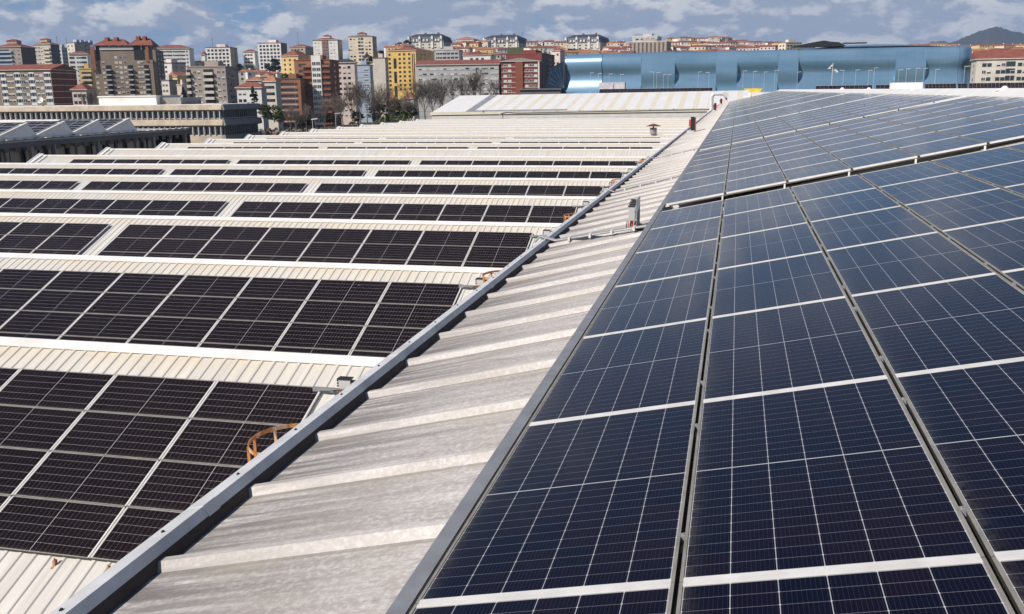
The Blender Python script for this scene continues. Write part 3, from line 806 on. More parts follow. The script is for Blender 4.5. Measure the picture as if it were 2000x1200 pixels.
def bld(name, label, cat, pxl, pxc, pxr, pyt, D, t, wall, fh=3.0, pyb=None, roof=None, rh=3.0, rmat='tile', L=None, Rr=None, group=None, wall2=None, over=.7, cap=None):
    """box building whose nearest corner stands at pxc; left face spans pxl..pxc, right face pxc..pxr.
       L / Rr: list of dicts describing window columns on each face"""
    ct = at(pxc, pyt, D); a = math.atan2(ct.x, ct.y)
    v = Vector((math.sin(a), math.cos(a), 0)); p = Vector((math.cos(a), -math.sin(a), 0))
    C = Vector((ct.x, ct.y, 0)); zt = ct.z
    ld = (-p*math.cos(R(t))+v*math.sin(R(t))); rd = (p*math.sin(R(t))+v*math.cos(R(t)))
    def length(dirv, px):
        w = ray(px, pyt); w = Vector((w.x, w.y, 0)).normalized()
        # C + s*dirv = k*w
        den = dirv.x*w.y-dirv.y*w.x
        return (-(C.x*w.y-C.y*w.x))/den if abs(den) > 1e-9 else 10
    Ll = max(2, length(ld, pxl)); Lr = length(rd, pxr)
    if Lr < 2 or Lr > 60: Lr = 14.0
    zb = hz(C.x, C.y)-3
    e = empty(name, (C.x, C.y, zb)); tag(e, label, cat, group)
    O = Vector((0, 0, 0)); up = Vector((0, 0, 1)); H = zt-zb
    A = ld*Ll; B = rd*Lr
    mb = MB(); mb.prism([A, O, B, A+B], (0, 0, H), 0)
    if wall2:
        # right face in a second colour, mostly darker to carry its shade, 3 mm proud
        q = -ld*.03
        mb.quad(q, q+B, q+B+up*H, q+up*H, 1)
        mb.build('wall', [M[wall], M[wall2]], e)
    else: mb.build('wall', M[wall], e)
    if roof in ('hip', 'ridge'):
        o_ = over; nl, nr = -ld, -rd
        c0 = A+ld*o_-rd*o_; c1 = O-ld*o_-rd*o_; c2 = B-ld*o_+rd*o_; c3 = A+B+ld*o_+rd*o_
        z0 = up*(H+.02); z1 = up*(H+.35); rb_ = MB()
        for q in (c0, c1, c2, c3): pass
        rb_.prism([c0+z0, c1+z0, c2+z0, c3+z0], (0, 0, .3), 1)
        ins = min(Ll, Lr)*.5
        k0 = c0-ld*(ins if roof == 'hip' else 0)+rd*(Lr/2+o_); k1 = c1+ld*(ins if roof == 'hip' else 0)+rd*(Lr/2+o_)
        if Lr > Ll:
            k0 = (c0+c1)/2+rd*(ins if roof == 'hip' else 0); k1 = (c3+c2)/2-rd*(ins if roof == 'hip' else 0)
            t0, t1 = k0+up*(H+rh), k1+up*(H+rh)
            rb_.tri(c0+z1, c1+z1, t0); rb_.quad(c1+z1, c2+z1, t1, t0); rb_.tri(c2+z1, c3+z1, t1); rb_.quad(c3+z1, c0+z1, t0, t1)
        else:
            t0, t1 = k0+up*(H+rh), k1+up*(H+rh)
            rb_.quad(c0+z1, c1+z1, t1, t0); rb_.tri(c1+z1, c2+z1, t1); rb_.quad(c2+z1, c3+z1, t0, t1); rb_.tri(c3+z1, c0+z1, t0)
        rf = rb_.build('roof', [M[rmat], M['band_pale']], e)
        if cap:
            cc = MB(); m_ = (A+B)/2+up*(H+rh*.45); s1, s2 = cap
            cc.obox(m_+up*(rh*.55+.6), ld*s1, rd*s2, up*(rh*.35)); 
            cc.build('roof_lantern', M[wall], rf)
            cc = MB(); q = m_+up*(rh*.9+.6)
            k = [q+ld*(s1+.6)-rd*(s2+.6), q-ld*(s1+.6)-rd*(s2+.6), q-ld*(s1+.6)+rd*(s2+.6), q+ld*(s1+.6)+rd*(s2+.6)]
            ap = q+up*1.6
            for i in range(4): cc.tri(k[i], k[(i+1) % 4], ap)
            cc.build('lantern_roof', M[rmat], rf)
    elif roof == 'flat':
        rb_ = MB(); m_ = (A+B)/2
        rb_.obox(m_+up*(H+.25), ld*(Ll/2+.25), rd*(Lr/2+.25), up*.25)
        rb_.build('roof', M[rmat], e)
        pm = MB(); pm.obox(A*.45+B*.5+up*(H+1.6), ld*Ll*.18, rd*Lr*.22, up*1.4); pm.build('penthouse', M[wall], e)
    cnt = [0]
    def face(dirv, Lf, nrm, specs, org):
        ang = math.atan2(dirv.y, dirv.x)
        zlow = (H-(pyb-pyt)/F*D) if pyb else 0
        for s in specs:
            z = H-s.get('z0', 1.0)-fh; nfl = 0
            while z > zlow-fh*.4 and nfl < s.get('nf', 40):
                for fx in s['x']:
                    if cnt[0] > 96 and s['k'] != 'balc': break
                    if s.get('skip') and random.random() < s['skip']: continue
                    pos = org+dirv*(Lf*fx)+nrm*.03; pos.z = z+s.get('zo', .9)
                    kinds = s['k'].split('|'); kd = random.choice(kinds)
                    if kd == 'balc':
                        inst('balcony', bal_mesh(s.get('m', 'plaster_white')), e, (pos.x, pos.y, z+.1), ang, (s['w'], s.get('d', 1), s.get('h', 1)))
                    elif kd == 'band':
                        inst('cornice', BANDM(s.get('m', 'band_pale')), e, (pos.x, pos.y, z+.0), ang, (s['w'], 1, s.get('h', 1)))
                    else:
                        inst('window', win_mesh(kd), e, pos, ang, (s['w'], 1, s.get('h', 1.3))); cnt[0] += 1
                z -= fh*s.get('every', 1); nfl += 1
    # left face seen from outside: left end is A, right end O -> direction -ld
    if L: face(-ld, Ll, -rd, L, A)
    if Rr: face(rd, Lr, -ld, Rr, O)
    return e, dict(O=O, A=A, B=B, H=H, ld=ld, rd=rd, Ll=Ll, Lr=Lr)
_B = {}
def BANDM(m):
    if m not in _B:
        mb = MB(); mb.box(-.5, -.14, -.14, .5, .0, .14); _B[m] = mb.mesh('cornice', M[m])
    return _B[m]
def lin(a, b, n): return [a+(b-a)*i/(n-1) for i in range(n)] if n > 1 else [(a+b)/2]
def vbar(e, g, fx0, fx1, z0, z1, mat, nm='pilaster', proud=.5, face='L'):
    """vertical strip on the left face from fraction fx0..fx1, z0,z1 measured down from the eaves"""
    if face == 'L': org, d, L_, n = g['A'], -g['ld'], g['Ll'], -g['rd']
    else: org, d, L_, n = g['O'], g['rd'], g['Lr'], -g['ld']
    mb = MB(); c = org+d*(L_*(fx0+fx1)/2)+n*(proud/2); c.z = g['H']-(z0+z1)/2
    mb.obox(c, d*(L_*(fx1-fx0)/2), n*(proud/2), Vector((0, 0, (z1-z0)/2)))
    mb.build(nm, M[mat], e)

W_ = lambda k, x, w, **kw: dict(k=k, x=x, w=w, **kw)
G1 = 'apartment blocks of the town'
# 1 brick apartment row, front left
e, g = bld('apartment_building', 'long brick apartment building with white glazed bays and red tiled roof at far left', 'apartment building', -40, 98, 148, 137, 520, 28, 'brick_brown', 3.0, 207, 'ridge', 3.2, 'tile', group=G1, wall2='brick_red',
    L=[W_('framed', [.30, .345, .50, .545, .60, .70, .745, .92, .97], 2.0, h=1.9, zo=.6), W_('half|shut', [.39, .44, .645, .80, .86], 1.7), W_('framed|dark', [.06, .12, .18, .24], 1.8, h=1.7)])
for q in range(8): pass
for fx in ((.285, .36), (.485, .56), (.685, .76), (.90, .99)): vbar(e, g, fx[0], fx[1], 1, 24, 'plaster_white', 'glazed_bay', .02)
for n in range(8):
    mb = MB(); z = g['H']-1.2-n*3.0
    mb.obox(g['rd']*(g['Lr']/2)-g['ld']*.12+Vector((0, 0, z)), g['rd']*(g['Lr']/2), g['ld']*.1, Vector((0, 0, .16))); mb.build('cornice', M['band_pale'], e)
vbar(e, g, .47, .53, 0, 26, 'brick_dark', 'recess', .15, 'R')
# 2..6 rear left towers
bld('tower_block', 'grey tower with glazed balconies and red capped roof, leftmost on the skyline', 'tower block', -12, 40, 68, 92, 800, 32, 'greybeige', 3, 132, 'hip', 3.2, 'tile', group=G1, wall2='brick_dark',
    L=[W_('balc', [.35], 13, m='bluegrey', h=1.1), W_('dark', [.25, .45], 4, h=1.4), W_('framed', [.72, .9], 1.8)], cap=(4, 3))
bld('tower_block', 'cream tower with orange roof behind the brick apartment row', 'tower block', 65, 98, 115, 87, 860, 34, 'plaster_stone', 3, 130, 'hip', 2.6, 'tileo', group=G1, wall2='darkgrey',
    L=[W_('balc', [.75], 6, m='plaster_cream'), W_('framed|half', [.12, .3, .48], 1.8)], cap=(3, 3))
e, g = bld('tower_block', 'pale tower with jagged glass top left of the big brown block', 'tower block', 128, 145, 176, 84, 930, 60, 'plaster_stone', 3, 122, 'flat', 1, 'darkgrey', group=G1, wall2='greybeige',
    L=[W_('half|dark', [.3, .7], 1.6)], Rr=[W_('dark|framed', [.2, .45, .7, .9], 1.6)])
for q in range(4):
    mb = MB(); mb.obox(g['rd']*(4+q*4.2)+g['ld']*3+Vector((0, 0, g['H']+.6)), g['rd']*1.3, g['ld']*2, Vector((0, 0, 1.6+.4*(q % 2)))); mb.build('glass_fin', M['bluegrey'], e)
bld('apartment_building', 'white slab with stepped balconies and grey glazing left of the pale tower', 'apartment building', 112, 120, 131, 94, 900, 50, 'plaster_grey', 3, 122, 'flat', 1, 'plaster_grey', group=G1, L=[W_('dark', [.5], 2)], Rr=[W_('dark', [.3, .7], 1.8)])
bld('apartment_building', 'white apartment house with dark balcony openings beside the big brown block', 'apartment building', 134, 170, 178, 106, 700, 15, 'plaster_white', 2.9, 152, 'hip', 2, 'tile', group=G1,
    L=[W_('dark', [.15, .8], 3.2, h=1.3), W_('framed', [.45, .58], 1.4)])
bld('apartment_building', 'small yellow apartment house with dark balconies, left foot of the big brown block', 'apartment building', 154, 178, 184, 135, 610, 15, 'plaster_yellow', 2.9, 176, 'flat', 1, 'plaster_yellow', group=G1,
    L=[W_('dark', [.4, .8], 3.0, h=1.3), W_('balc', [.6], 5, m='plaster_cream')])
bld('house', 'low red roofed house with warm walls behind the office roof, left of the white penthouse', 'house', 140, 168, 186, 176, 470, 25, 'plaster_pink', 3, 206, 'hip', 3, 'tile', group=G1, L=[W_('dark', [.2, .5, .8], 1.4)])
# 8 big brown block
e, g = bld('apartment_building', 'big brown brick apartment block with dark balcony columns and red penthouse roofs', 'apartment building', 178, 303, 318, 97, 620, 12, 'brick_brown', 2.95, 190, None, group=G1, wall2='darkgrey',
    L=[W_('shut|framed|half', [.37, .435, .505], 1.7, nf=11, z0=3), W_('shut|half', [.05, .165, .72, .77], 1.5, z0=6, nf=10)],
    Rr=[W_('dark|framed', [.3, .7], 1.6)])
for (f0, f1) in ((.20, .285), (.545, .625), (.80, .875)):
    vbar(e, g, f0, f1, 9, 33, 'dark', 'balcony_recess', .08)
    for n in range(8):
        c = g['A']-g['ld']*(g['Ll']*(f0+f1)/2)-g['rd']*.1; z = g['H']-12-n*2.95
        inst('balcony', bal_mesh('plaster_grey'), e, (c.x, c.y, z), math.atan2(-g['ld'].y, -g['ld'].x), (g['Ll']*(f1-f0)*.96, 1.0, .75))
vbar(e, g, -.01, .055, -2, 12, 'brick_orange', 'corner_pillar', 1.2); vbar(e, g, .85, .90, -2, 7, 'brick_orange', 'corner_pillar', 1.0); vbar(e, g, .90, .95, 6, 33, 'brick_brown', 'corner_pillar', 1.1)
vbar(e, g, .13, .66, -1.6, -.0, 'plaster_white', 'parapet', .5); vbar(e, g, .07, .13, -2.5, 6, 'dark', 'terrace_recess', .06); vbar(e, g, .66, .83, -2.5, 6, 'dark', 'terrace_recess', .06)
for q, (f0, f1, hh) in enumerate(((.02, .60, 6.5), (.57, .98, 7.0))):
    c0 = g['A']-g['ld']*(g['Ll']*f0)-g['rd']*1.5; c1 = g['A']-g['ld']*(g['Ll']*f1)-g['rd']*1.5; dep = g['rd']*(g['Lr']*.9)
    z0 = Vector((0, 0, g['H']+2.4)); m0 = c0.lerp(c1, .28)+dep*.5; m1 = c0.lerp(c1, .78)+dep*.5; zt = Vector((0, 0, g['H']+hh))
    mb = MB(); a_, b_, c_2, d_ = c0+z0, c1+z0, c1+dep+z0, c0+dep+z0; mb.quad(a_, b_, m1+zt, m0+zt); mb.tri(b_, c_2, m1+zt); mb.quad(c_2, d_, m0+zt, m1+zt); mb.tri(d_, a_, m0+zt)
    mb.quad(d_, c_2, b_, a_); rf = mb.build('roof', M['tile'], e)
    for s in (.35, .6):
        mb = MB(); cc = c0.lerp(c1, s)+dep*.4; mb.obox(cc+Vector((0, 0, g['H']+hh-.2)), (1.1, 0, 0), (0, 1, 0), (0, 0, 1.2)); mb.build('chimney', M['brick_red'], rf)
mb = MB(); c = (g['A']-g['ld']*(g['Ll']*.5))+g['rd']*(g['Lr']*.5)+Vector((0, 0, g['H']+1.1)); mb.obox(c, g['ld']*(g['Ll']*.42), g['rd']*(g['Lr']*.38), (0, 0, 1.3)); mb.build('penthouse', M['greybeige'], e)
for f0 in (.16, .28, .42, .52, .60, .78): vbar(e, g, f0, f0+.012, -2.6, -.2, 'plaster_white', 'post', .4)
# behind right of it
bld('apartment_building', 'white apartment block with red roof behind the big brown block', 'apartment building', 300, 369, 378, 95, 800, 12, 'plaster_white', 2.8, 128, 'hip', 3.2, 'tile', group=G1,
    L=[W_('dark', [.28, .45, .64, .82], 3.0, h=1.0), W_('framed', [.37, .55, .73, .93], 1.5)])
bld('apartment_building', 'low white apartment house with dark balconies under the red roofed white block', 'apartment building', 306, 335, 362, 124, 690, 30, 'plaster_white', 3, 152, 'flat', 1, 'tile', group=G1, L=[W_('dark', [.3, .6], 1.5)], Rr=[W_('dark', [.3, .75], 3.5)], wall2='plaster_stone')
bld('house', 'house with yellow gable and orange roof left of the grey balcony block', 'house', 330, 346, 366, 150, 600, 45, 'plaster_yellow', 3, 166, 'ridge', 3, 'tileo', group=G1, Rr=[W_('dark', [.3, .7], 2)])
bld('house', 'grey square house with plain dark side wall, right foot of the big brown block', 'house', 315, 330, 346, 158, 560, 40, 'plaster_stone', 3, 186, 'flat', 1, 'darkgrey', group=G1, L=[W_('framed', [.25, .65], 1.6)], wall2='concd')
bld('house', 'pinkish low house between the grey square house and the balcony block', 'house', 345, 355, 369, 167, 540, 30, 'plaster_pink', 3, 186, 'flat', 1, 'plaster_pink', group=G1)
# 12 grey balcony block
e, g = bld('apartment_building', 'grey-brown apartment block with pale balcony bands above the office end', 'apartment building', 365, 440, 463, 131, 490, 20, 'greybeige', 2.95, 206, 'flat', 1, 'greybeige', group=G1, wall2='concd',
    L=[W_('framed|half', [.19, .30, .81, .93], 1.6)], Rr=[W_('dark', [.5], 7, h=1.2)])
for (f0, f1) in ((-.02, .09), (.42, .68)):
    vbar(e, g, f0, f1, 1, 26, 'dark', 'balcony_recess', .08)
    for n in range(9):
        c = g['A']-g['ld']*(g['Ll']*(f0+f1)/2)-g['rd']*.1; z = g['H']-3.6-n*2.95
        inst('balcony', bal_mesh('plaster_stone'), e, (c.x, c.y, z), math.atan2(-g['ld'].y, -g['ld'].x), (g['Ll']*(f1-f0)*.96, 1.0, 1.2))
GT = [W_('dark', [.12, .27, .42, .58, .73, .88], 1.9, h=1.7)]
bld('tower_block', 'white gridded tower with brown capped roof above the grey balcony block', 'tower block', 401, 449, 463, 93, 850, 18, 'plaster_white', 3, 130, 'flat', 1, 'tile', group=G1, wall2='concd', L=GT, cap=None)
bld('house', 'tiny red roofed house at the left foot of the white gridded tower', 'house', 393, 400, 404, 108, 840, 20, 'plaster_white', 3, 122, 'hip', 3, 'tile', group=G1)
bld('tower_block', 'small white block with red roof left of the white gridded twin tower', 'tower block', 475, 497, 503, 102, 860, 18, 'plaster_white', 3, 132, 'hip', 2.5, 'tile', group=G1, L=[W_('dark', [.2, .45, .7], 1.8)])
bld('tower_block', 'white gridded tower with many square windows left of the orange pyramid roof', 'tower block', 503, 548, 560, 84.5, 830, 18, 'plaster_white', 2.9, 138, 'flat', 1, 'tile', group=G1, wall2='darkgrey', L=GT)
bld('tower_block', 'low dark glazed block with red roof left of the red striped tower', 'tower block', 564, 596, 613, 92, 950, 30, 'greybeige', 3, 114, 'hip', 3, 'tile', group=G1, L=[W_('dark', [.2, .4, .6, .8], 2)], Rr=[W_('dark', [.3, .7], 2)])
e, g = bld('tower_block', 'white tower with red central stripe and flat red roof', 'tower block', 611, 659, 668, 78, 850, 14, 'plaster_white', 2.9, 116, 'hip', 2.2, 'tile', group=G1, wall2='greybeige', L=[W_('half|shut', [.1, .22, .72, .85], 1.7)], cap=(3, 3))
vbar(e, g, .36, .60, 0, 20, 'brick_red', 'stripe', .5)
for n in range(6):
    for fx in (.42, .54):
        c = g['A']-g['ld']*(g['Ll']*fx)-g['rd']*.55; inst('window', win_mesh('framed'), e, (c.x, c.y, g['H']-2.6-n*2.9), math.atan2(-g['ld'].y, -g['ld'].x), (1.8, 1, 1.6))
e, g = bld('tower_block', 'tallest cream tower with small roof house at centre of the skyline', 'tower block', 680, 727, 735, 71, 850, 12, 'plaster_cream', 2.9, 118, 'hip', 1.6, 'tile', group=G1, wall2='greybeige', L=[W_('half|shut|dark', [.1, .24, .74, .88], 1.8), W_('framed|dark', [.45, .57], 2.2, h=1.8)], cap=(3.5, 3))
bld('apartment_building', 'yellow apartment house under the dark red pyramid roof', 'apartment building', 549, 582, 606, 110, 640, 28, 'plaster_yellow', 2.9, 150, 'hip', 4.2, 'tile', group=G1, L=[W_('dark', [.2, .5, .8], 1.2)], Rr=[W_('dark', [.3, .7], 1.2)])
# 20 red brick balcony tower
e, g = bld('apartment_building', 'low wing of dark brick with white floor bands left of the red balcony tower', 'apartment building', 544, 586, 600, 155, 520, 18, 'brick_orange', 3.0, 240, 'flat', 1, 'brick_dark', group=G1, L=[W_('band', [.28], 13, m='band_pale'), W_('dark', [.28], 10, h=1.4), W_('dark', [.8], 1.4)])
e, g = bld('apartment_building', 'red brick balcony tower with white gridded window bay in its middle', 'apartment building', 574, 644, 661, 118, 525, 16, 'brick_orange', 3.0, 240, 'flat', 1, 'brick_red', group=G1, wall2='brick_red',
    L=[W_('dark', [.22, .88], 4.0, h=1.5)], Rr=[W_('dark', [.5], 1.3)])
vbar(e, g, .50, .76, -2.6, 34, 'plaster_white', 'window_bay', 1.3)
for n in range(11):
    for fx in (.57, .69):
        c = g['A']-g['ld']*(g['Ll']*fx)-g['rd']*1.35; inst('window', win_mesh('framed'), e, (c.x, c.y, g['H']-2.6-n*3.0), math.atan2(-g['ld'].y, -g['ld'].x), (2.2, 1, 1.9))
    for fx, w in ((.36, .26), (.90, .20)):
        c = g['A']-g['ld']*(g['Ll']*fx)-g['rd']*.1; inst('balcony', bal_mesh('brick_red' if n % 3 else 'brick_orange'), e, (c.x, c.y, g['H']-3.4-n*3.0), math.atan2(-g['ld'].y, -g['ld'].x), (g['Ll']*w, 1.1, 1.0))
bld('apartment_building', 'cream apartment house with blue-grey roof right of the red balcony tower', 'apartment building', 655, 692, 697, 123, 560, 10, 'plaster_pink', 3, 220, 'hip', 2.4, 'slate', group=G1, L=[W_('half|dark', [.45, .7], 1.6), W_('framed|dark', [.08, .2], 1.6)])
bld('apartment_building', 'plain blue-grey slab tower with dark stone top', 'apartment building', 692, 722, 728, 128, 600, 10, 'bluegrey', 3, 220, 'flat', 2, 'darkgrey', group=G1, L=[W_('half', [.75], 3, h=1.2), W_('band', [.5], 9, m='plaster_grey', h=.5)])
bld('apartment_building', 'narrow pale blind-walled block left of the bright yellow building', 'apartment building', 728, 752, 758, 114, 640, 15, 'plaster_stone', 3, 178, 'flat', 2, 'tile', group=G1, Rr=[W_('dark', [.5], 1.5)])
e, g = bld('apartment_building', 'bright yellow building with columns of small dark square windows', 'apartment building', 757, 812, 848, 99, 680, 26, 'yellow_bright', 3.0, 178, 'hip', 3.4, 'tile', group=G1, wall2='plaster_yellow',
    L=[W_('dark', [.06, .42, .58, .76], 1.7, h=1.5)], Rr=[W_('dark', [.3, .5], 1.6, nf=3)])
for z0, z1 in ((5, 12), (14, 22), (24, 32)):
    vbar(e, g, .2, .3, z0, z1, 'navy', 'stair_window', .08); vbar(e, g, .86, .89, z0-3, z1, 'navy', 'stair_window', .08); vbar(e, g, .92, .95, z0-3, z1, 'navy', 'stair_window', .08)
bld('house', 'small house with red roof and green front below the yellow building', 'house', 790, 808, 815, 193, 470, 15, 'plaster_stone', 3, 215, 'hip', 3, 'tile', group=G1, L=[W_('dark', [.3, .7], 1.5)])
# 25 long grey and red
e, g = bld('apartment_building', 'long grey striped apartment slab with red tiled roof behind the bare trees', 'apartment building', 812, 974, 980, 126, 560, 3, 'plaster_grey', 2.9, 222, 'ridge', 3.4, 'tile', group=G1,
    L=[W_('half|shut|framed|dark', [.05, .105, .19, .225, .315, .35, .44, .48, .56, .62, .70, .74, .81, .85, .92, .97], 2.1, h=1.25, nf=6)])
for n in range(10):
    c = g['A']-g['ld']*(g['Ll']*.5)-g['rd']*.02; inst('cornice', BANDM('plaster_stone'), e, (c.x, c.y, g['H']-2.8-n*2.9), math.atan2(-g['ld'].y, -g['ld'].x), (g['Ll']*.99, 1, .8))
e, g = bld('apartment_building', 'dark red brick apartment block with pale bands right of the grey slab', 'apartment building', 979, 1052, 1060, 120, 555, 4, 'maroon', 2.9, 182, 'ridge', 2.2, 'concd', group=G1,
    L=[W_('framed|shut', [.10, .22, .50, .68, .80, .92], 2.0, h=1.5)])
for n in range(7):
    for a0, a1 in ((0, .38), (.58, .98)):
        c = g['A']-g['ld']*(g['Ll']*(a0+a1)/2)-g['rd']*.02; inst('cornice', BANDM('band_pale'), e, (c.x, c.y, g['H']-2.9-n*2.9), math.atan2(-g['ld'].y, -g['ld'].x), (g['Ll']*(a1-a0), 1, 1))
vbar(e, g, .38, .58, 0, 20, 'brick_red', 'centre_bay', .8); vbar(e, g, .985, 1.02, 0, 24, 'plaster_white', 'corner_post', .5)
bld('apartment_building', 'taller maroon block rising behind the pale banded red brick block', 'apartment building', 988, 1058, 1083, 105, 640, 12, 'maroon', 3, 165, 'flat', 1, 'brick_red', group=G1, wall2='brick_dark', Rr=[W_('balc', [.5], 11, m='concd')])
bld('apartment_building', 'pale narrow house with pink shutters between the maroon block and blue building', 'apartment building', 1078, 1094, 1103, 100, 700, 30, 'plaster_pink', 3, 150, 'hip', 2, 'tile', group=G1, L=[W_('shut|dark', [.3, .7], 1.6)], Rr=[W_('shut', [.5], 1.6)])
# low foreground houses
bld('house', 'white two storey house with bright red roof behind a dark fir', 'house', 462, 510, 520, 172, 440, 16, 'plaster_white', 3, 212, 'hip', 2.6, 'tile', group=G1, L=[W_('dark|half', [.12, .3, .75], 1.4)], wall2='plaster_grey')
bld('house', 'beige old house with orange roof left of the dark brick wing', 'house', 516, 538, 548, 160, 460, 25, 'plaster_stone', 3, 206, 'hip', 3, 'tileo', group=G1, L=[W_('dark', [.25, .5, .75], 1.3)])
bld('house', 'orange roofed cottage on the slope above the bright red roof', 'house', 480, 510, 524, 158, 520, 20, 'plaster_stone', 3, 170, 'hip', 2.2, 'tileo', group=G1)
bld('house', 'cottage with terracotta roof under the white gridded twin tower', 'house', 512, 527, 534, 150, 560, 20, 'plaster_cream', 3, 165, 'hip', 2.2, 'tileo', group=G1)
# 26 three mansard blocks
def mansard(pl, pc, pr, py, pw, D, lb, t=18):
    e, g = bld('apartment_building', lb, 'apartment building', pl, pc, pr, pw, D, t, 'plaster_stone', 3, pw+22, None, group='slate roofed blocks on the ridge', wall2='plaster_grey',
        L=[W_('dark', [.1, .3, .45, .62, .78, .92], 2)], Rr=[W_('dark', [.3, .7], 2)])
    H, A, O, B = g['H'], g['A'], g['O'], g['B']; up = Vector((0, 0, 1)); ld, rd = g['ld'], g['rd']; h1 = (pw-py)/F*D
    c = (A+B)/2; lx, ly = g['Ll']/2, g['Lr']/2
    def ring(s, ss, z): return [c+ld*s-rd*ss+up*z, c-ld*s-rd*ss+up*z, c-ld*s+rd*ss+up*z, c+ld*s+rd*ss+up*z]
    r0, r1, r2 = ring(lx+.5, ly+.5, H), ring(lx-1.2, ly-1.2, H+h1*.62), ring(lx*.62, ly*.4, H+h1)
    mb = MB()
    for i in range(4):
        j = (i+1) % 4; mb.quad(r0[i], r0[j], r1[j], r1[i]); mb.quad(r1[i], r1[j], r2[j], r2[i])
    mb.quad(*r2); rf = mb.build('roof', M['slate'], e)
    for fx in (.06, .36, .70, .94):
        mb = MB(); q = A-ld*(g['Ll']*fx)-rd*.9; w = -ld*1.7; 
        a_, b_ = q-w*.5*1.3, q+w*.5*1.3
        mb.prism([a_+up*(H-6), b_+up*(H-6), b_+up*(H+h1*.55), (a_+b_)/2+up*(H+h1*.78), a_+up*(H+h1*.55)], rd*2.2); mb.build('gable', M['frame'], rf)
        inst('window', win_mesh('dark'), rf, q-rd*.02+up*(H+h1*.1), math.atan2(-ld.y, -ld.x), (1.3, 1, 2.4))
    for fx in (.2, .29, .48, .57, .8, .87):
        mb = MB(); q = A-ld*(g['Ll']*fx)-rd*.1+up*(H+h1*.12); mb.obox(q+up*1, ld*.8, rd*.9, up*1.1); mb.build('dormer', M['frame'], rf)
    for fx in (.4, .75):
        mb = MB(); q = A-ld*(g['Ll']*fx)+rd*(ly)+up*(H+h1+.3); mb.obox(q, ld*.9, rd*.9, up*1.3); mb.build('chimney', M['darkgrey'], rf)
mansard(794, 866, 883, 66, 82, 1000, 'slate roofed block with white gables above the bright yellow building')
mansard(941, 1013, 1031, 68, 84, 1000, 'slate roofed block with white gables above the maroon block')
mansard(1101, 1172, 1191, 67, 83, 1000, 'slate roofed block with white gables above the left end of the blue building')
# 27 office with brown columns
e, g = bld('office_building', 'flat topped office with dark and beige vertical columns above the blue building', 'office building', 1222, 1302, 1311, 81, 900, 8, 'greybeige', 3, 108, 'flat', 1, 'plaster_white', group=G1)
for q in range(9): vbar(e, g, .1+q*.1, .14+q*.1, .8, 16, 'brick_dark', 'window_strip', .2)
bld('office_building', 'pale set back top storeys of the column fronted office', 'office building', 1235, 1284, 1292, 71, 915, 8, 'plaster_grey', 3, 82, 'flat', 1, 'plaster_white', group=G1, L=[W_('dark', [.2, .4, .6, .8], 3, nf=2)])
bld('apartment_building', 'grey and white terrace building right of the bright yellow building', 'apartment building', 846, 896, 904, 98, 720, 8, 'plaster_grey', 3, 116, 'flat', 1, 'plaster_grey', group=G1, L=[W_('dark', [.45, .6, .75, .9], 2.2), W_('framed', [.15, .25, .35], 2.2)])
bld('house', 'dark red roofed low hall on the slope right of the terrace building', 'house', 905, 958, 968, 108, 700, 8, 'plaster_white', 3, 118, 'ridge', 3, 'tile', group=G1, L=[W_('dark', [.3, .5, .7], 2)])
bld('house', 'pale house with pink roof between the first two slate roofed blocks, at back', 'house', 890, 925, 942, 77, 1080, 15, 'plaster_pink', 3, 92, 'hip', 3.5, 'tileo', group=G1, L=[W_('dark', [.25, .5, .75], 2)])
bld('apartment_building', 'white end block with grey windows right of the pale orange ridge houses', 'apartment building', 1520, 1535, 1566, 84, 900, 50, 'plaster_cream', 3, 102, 'flat', 1, 'concd', group=G1, L=[W_('dark', [.3, .7], 2)], Rr=[W_('dark', [.15, .35, .55, .75, .9], 2.4)])
# 30 right-hand long building
e, g = bld('apartment_building', 'cream stone building with long red tiled roof at right edge behind the blue building', 'apartment building', 1898, 1908, 2110, 117, 470, 84, 'plaster_stone', 3.0, 168, 'ridge', 4.2, 'tile', group=G1,
    L=[W_('dark', [.5], 1.6)], Rr=[W_('dark|half|framed', [.08, .13, .22, .27, .43, .48, .63, .69, .86, .92], 1.7, h=1.5), W_('dark', [.34, .55, .78], 3.6, h=2.1)])

# hillside houses: scattered small houses with tiled roofs
small = []
def cottage(px, py, D, w, d, hgt, wall, rmat, az_, lb, nf=1):
    p = at(px, py, D); e = tag(empty('hillside_house', (p.x, p.y, p.z-hgt-6), az_), lb, 'house', 'small houses on the far hillside')
    mb = MB(); mb.box(-w/2, -d/2, 0, w/2, d/2, hgt+6); mb.build('wall', M[wall], e)
    z = hgt+6; rh = min(1.7, d*.2); mb = MB(); o = .4
    a_, b_, c_, d_ = (-w/2-o, -d/2-o, z), (w/2+o, -d/2-o, z), (w/2+o, d/2+o, z), (-w/2-o, d/2+o, z)
    i_ = random.choice((0, d*.4)); r1, r2 = (-w/2-o+i_, 0, z+rh), (w/2+o-i_, 0, z+rh)
    mb.quad(a_, b_, r2, r1); mb.tri(b_, c_, r2); mb.quad(c_, d_, r1, r2); mb.tri(d_, a_, r1); rf = mb.build('roof', M[rmat], e)
    if random.random() < .5:
        mb = MB(); mb.box(w*.2, -.4, z+rh*.4, w*.2+.9, .5, z+rh+.9); mb.build('chimney', M['plaster_white'], rf)
    n = max(2, int(w/3.2))
    for fl in range(nf):
        for q in range(n):
            inst('window', win_mesh(random.choice(('dark', 'dark', 'shut', 'framed'))), e, (-w/2+(q+.5)*w/n, -d/2-.03, z-2.3-3*fl), 0, (1.3, 1, 1.4))
WC = ['plaster_white', 'plaster_white', 'plaster_cream', 'plaster_pink', 'plaster_stone', 'plaster_yellow']
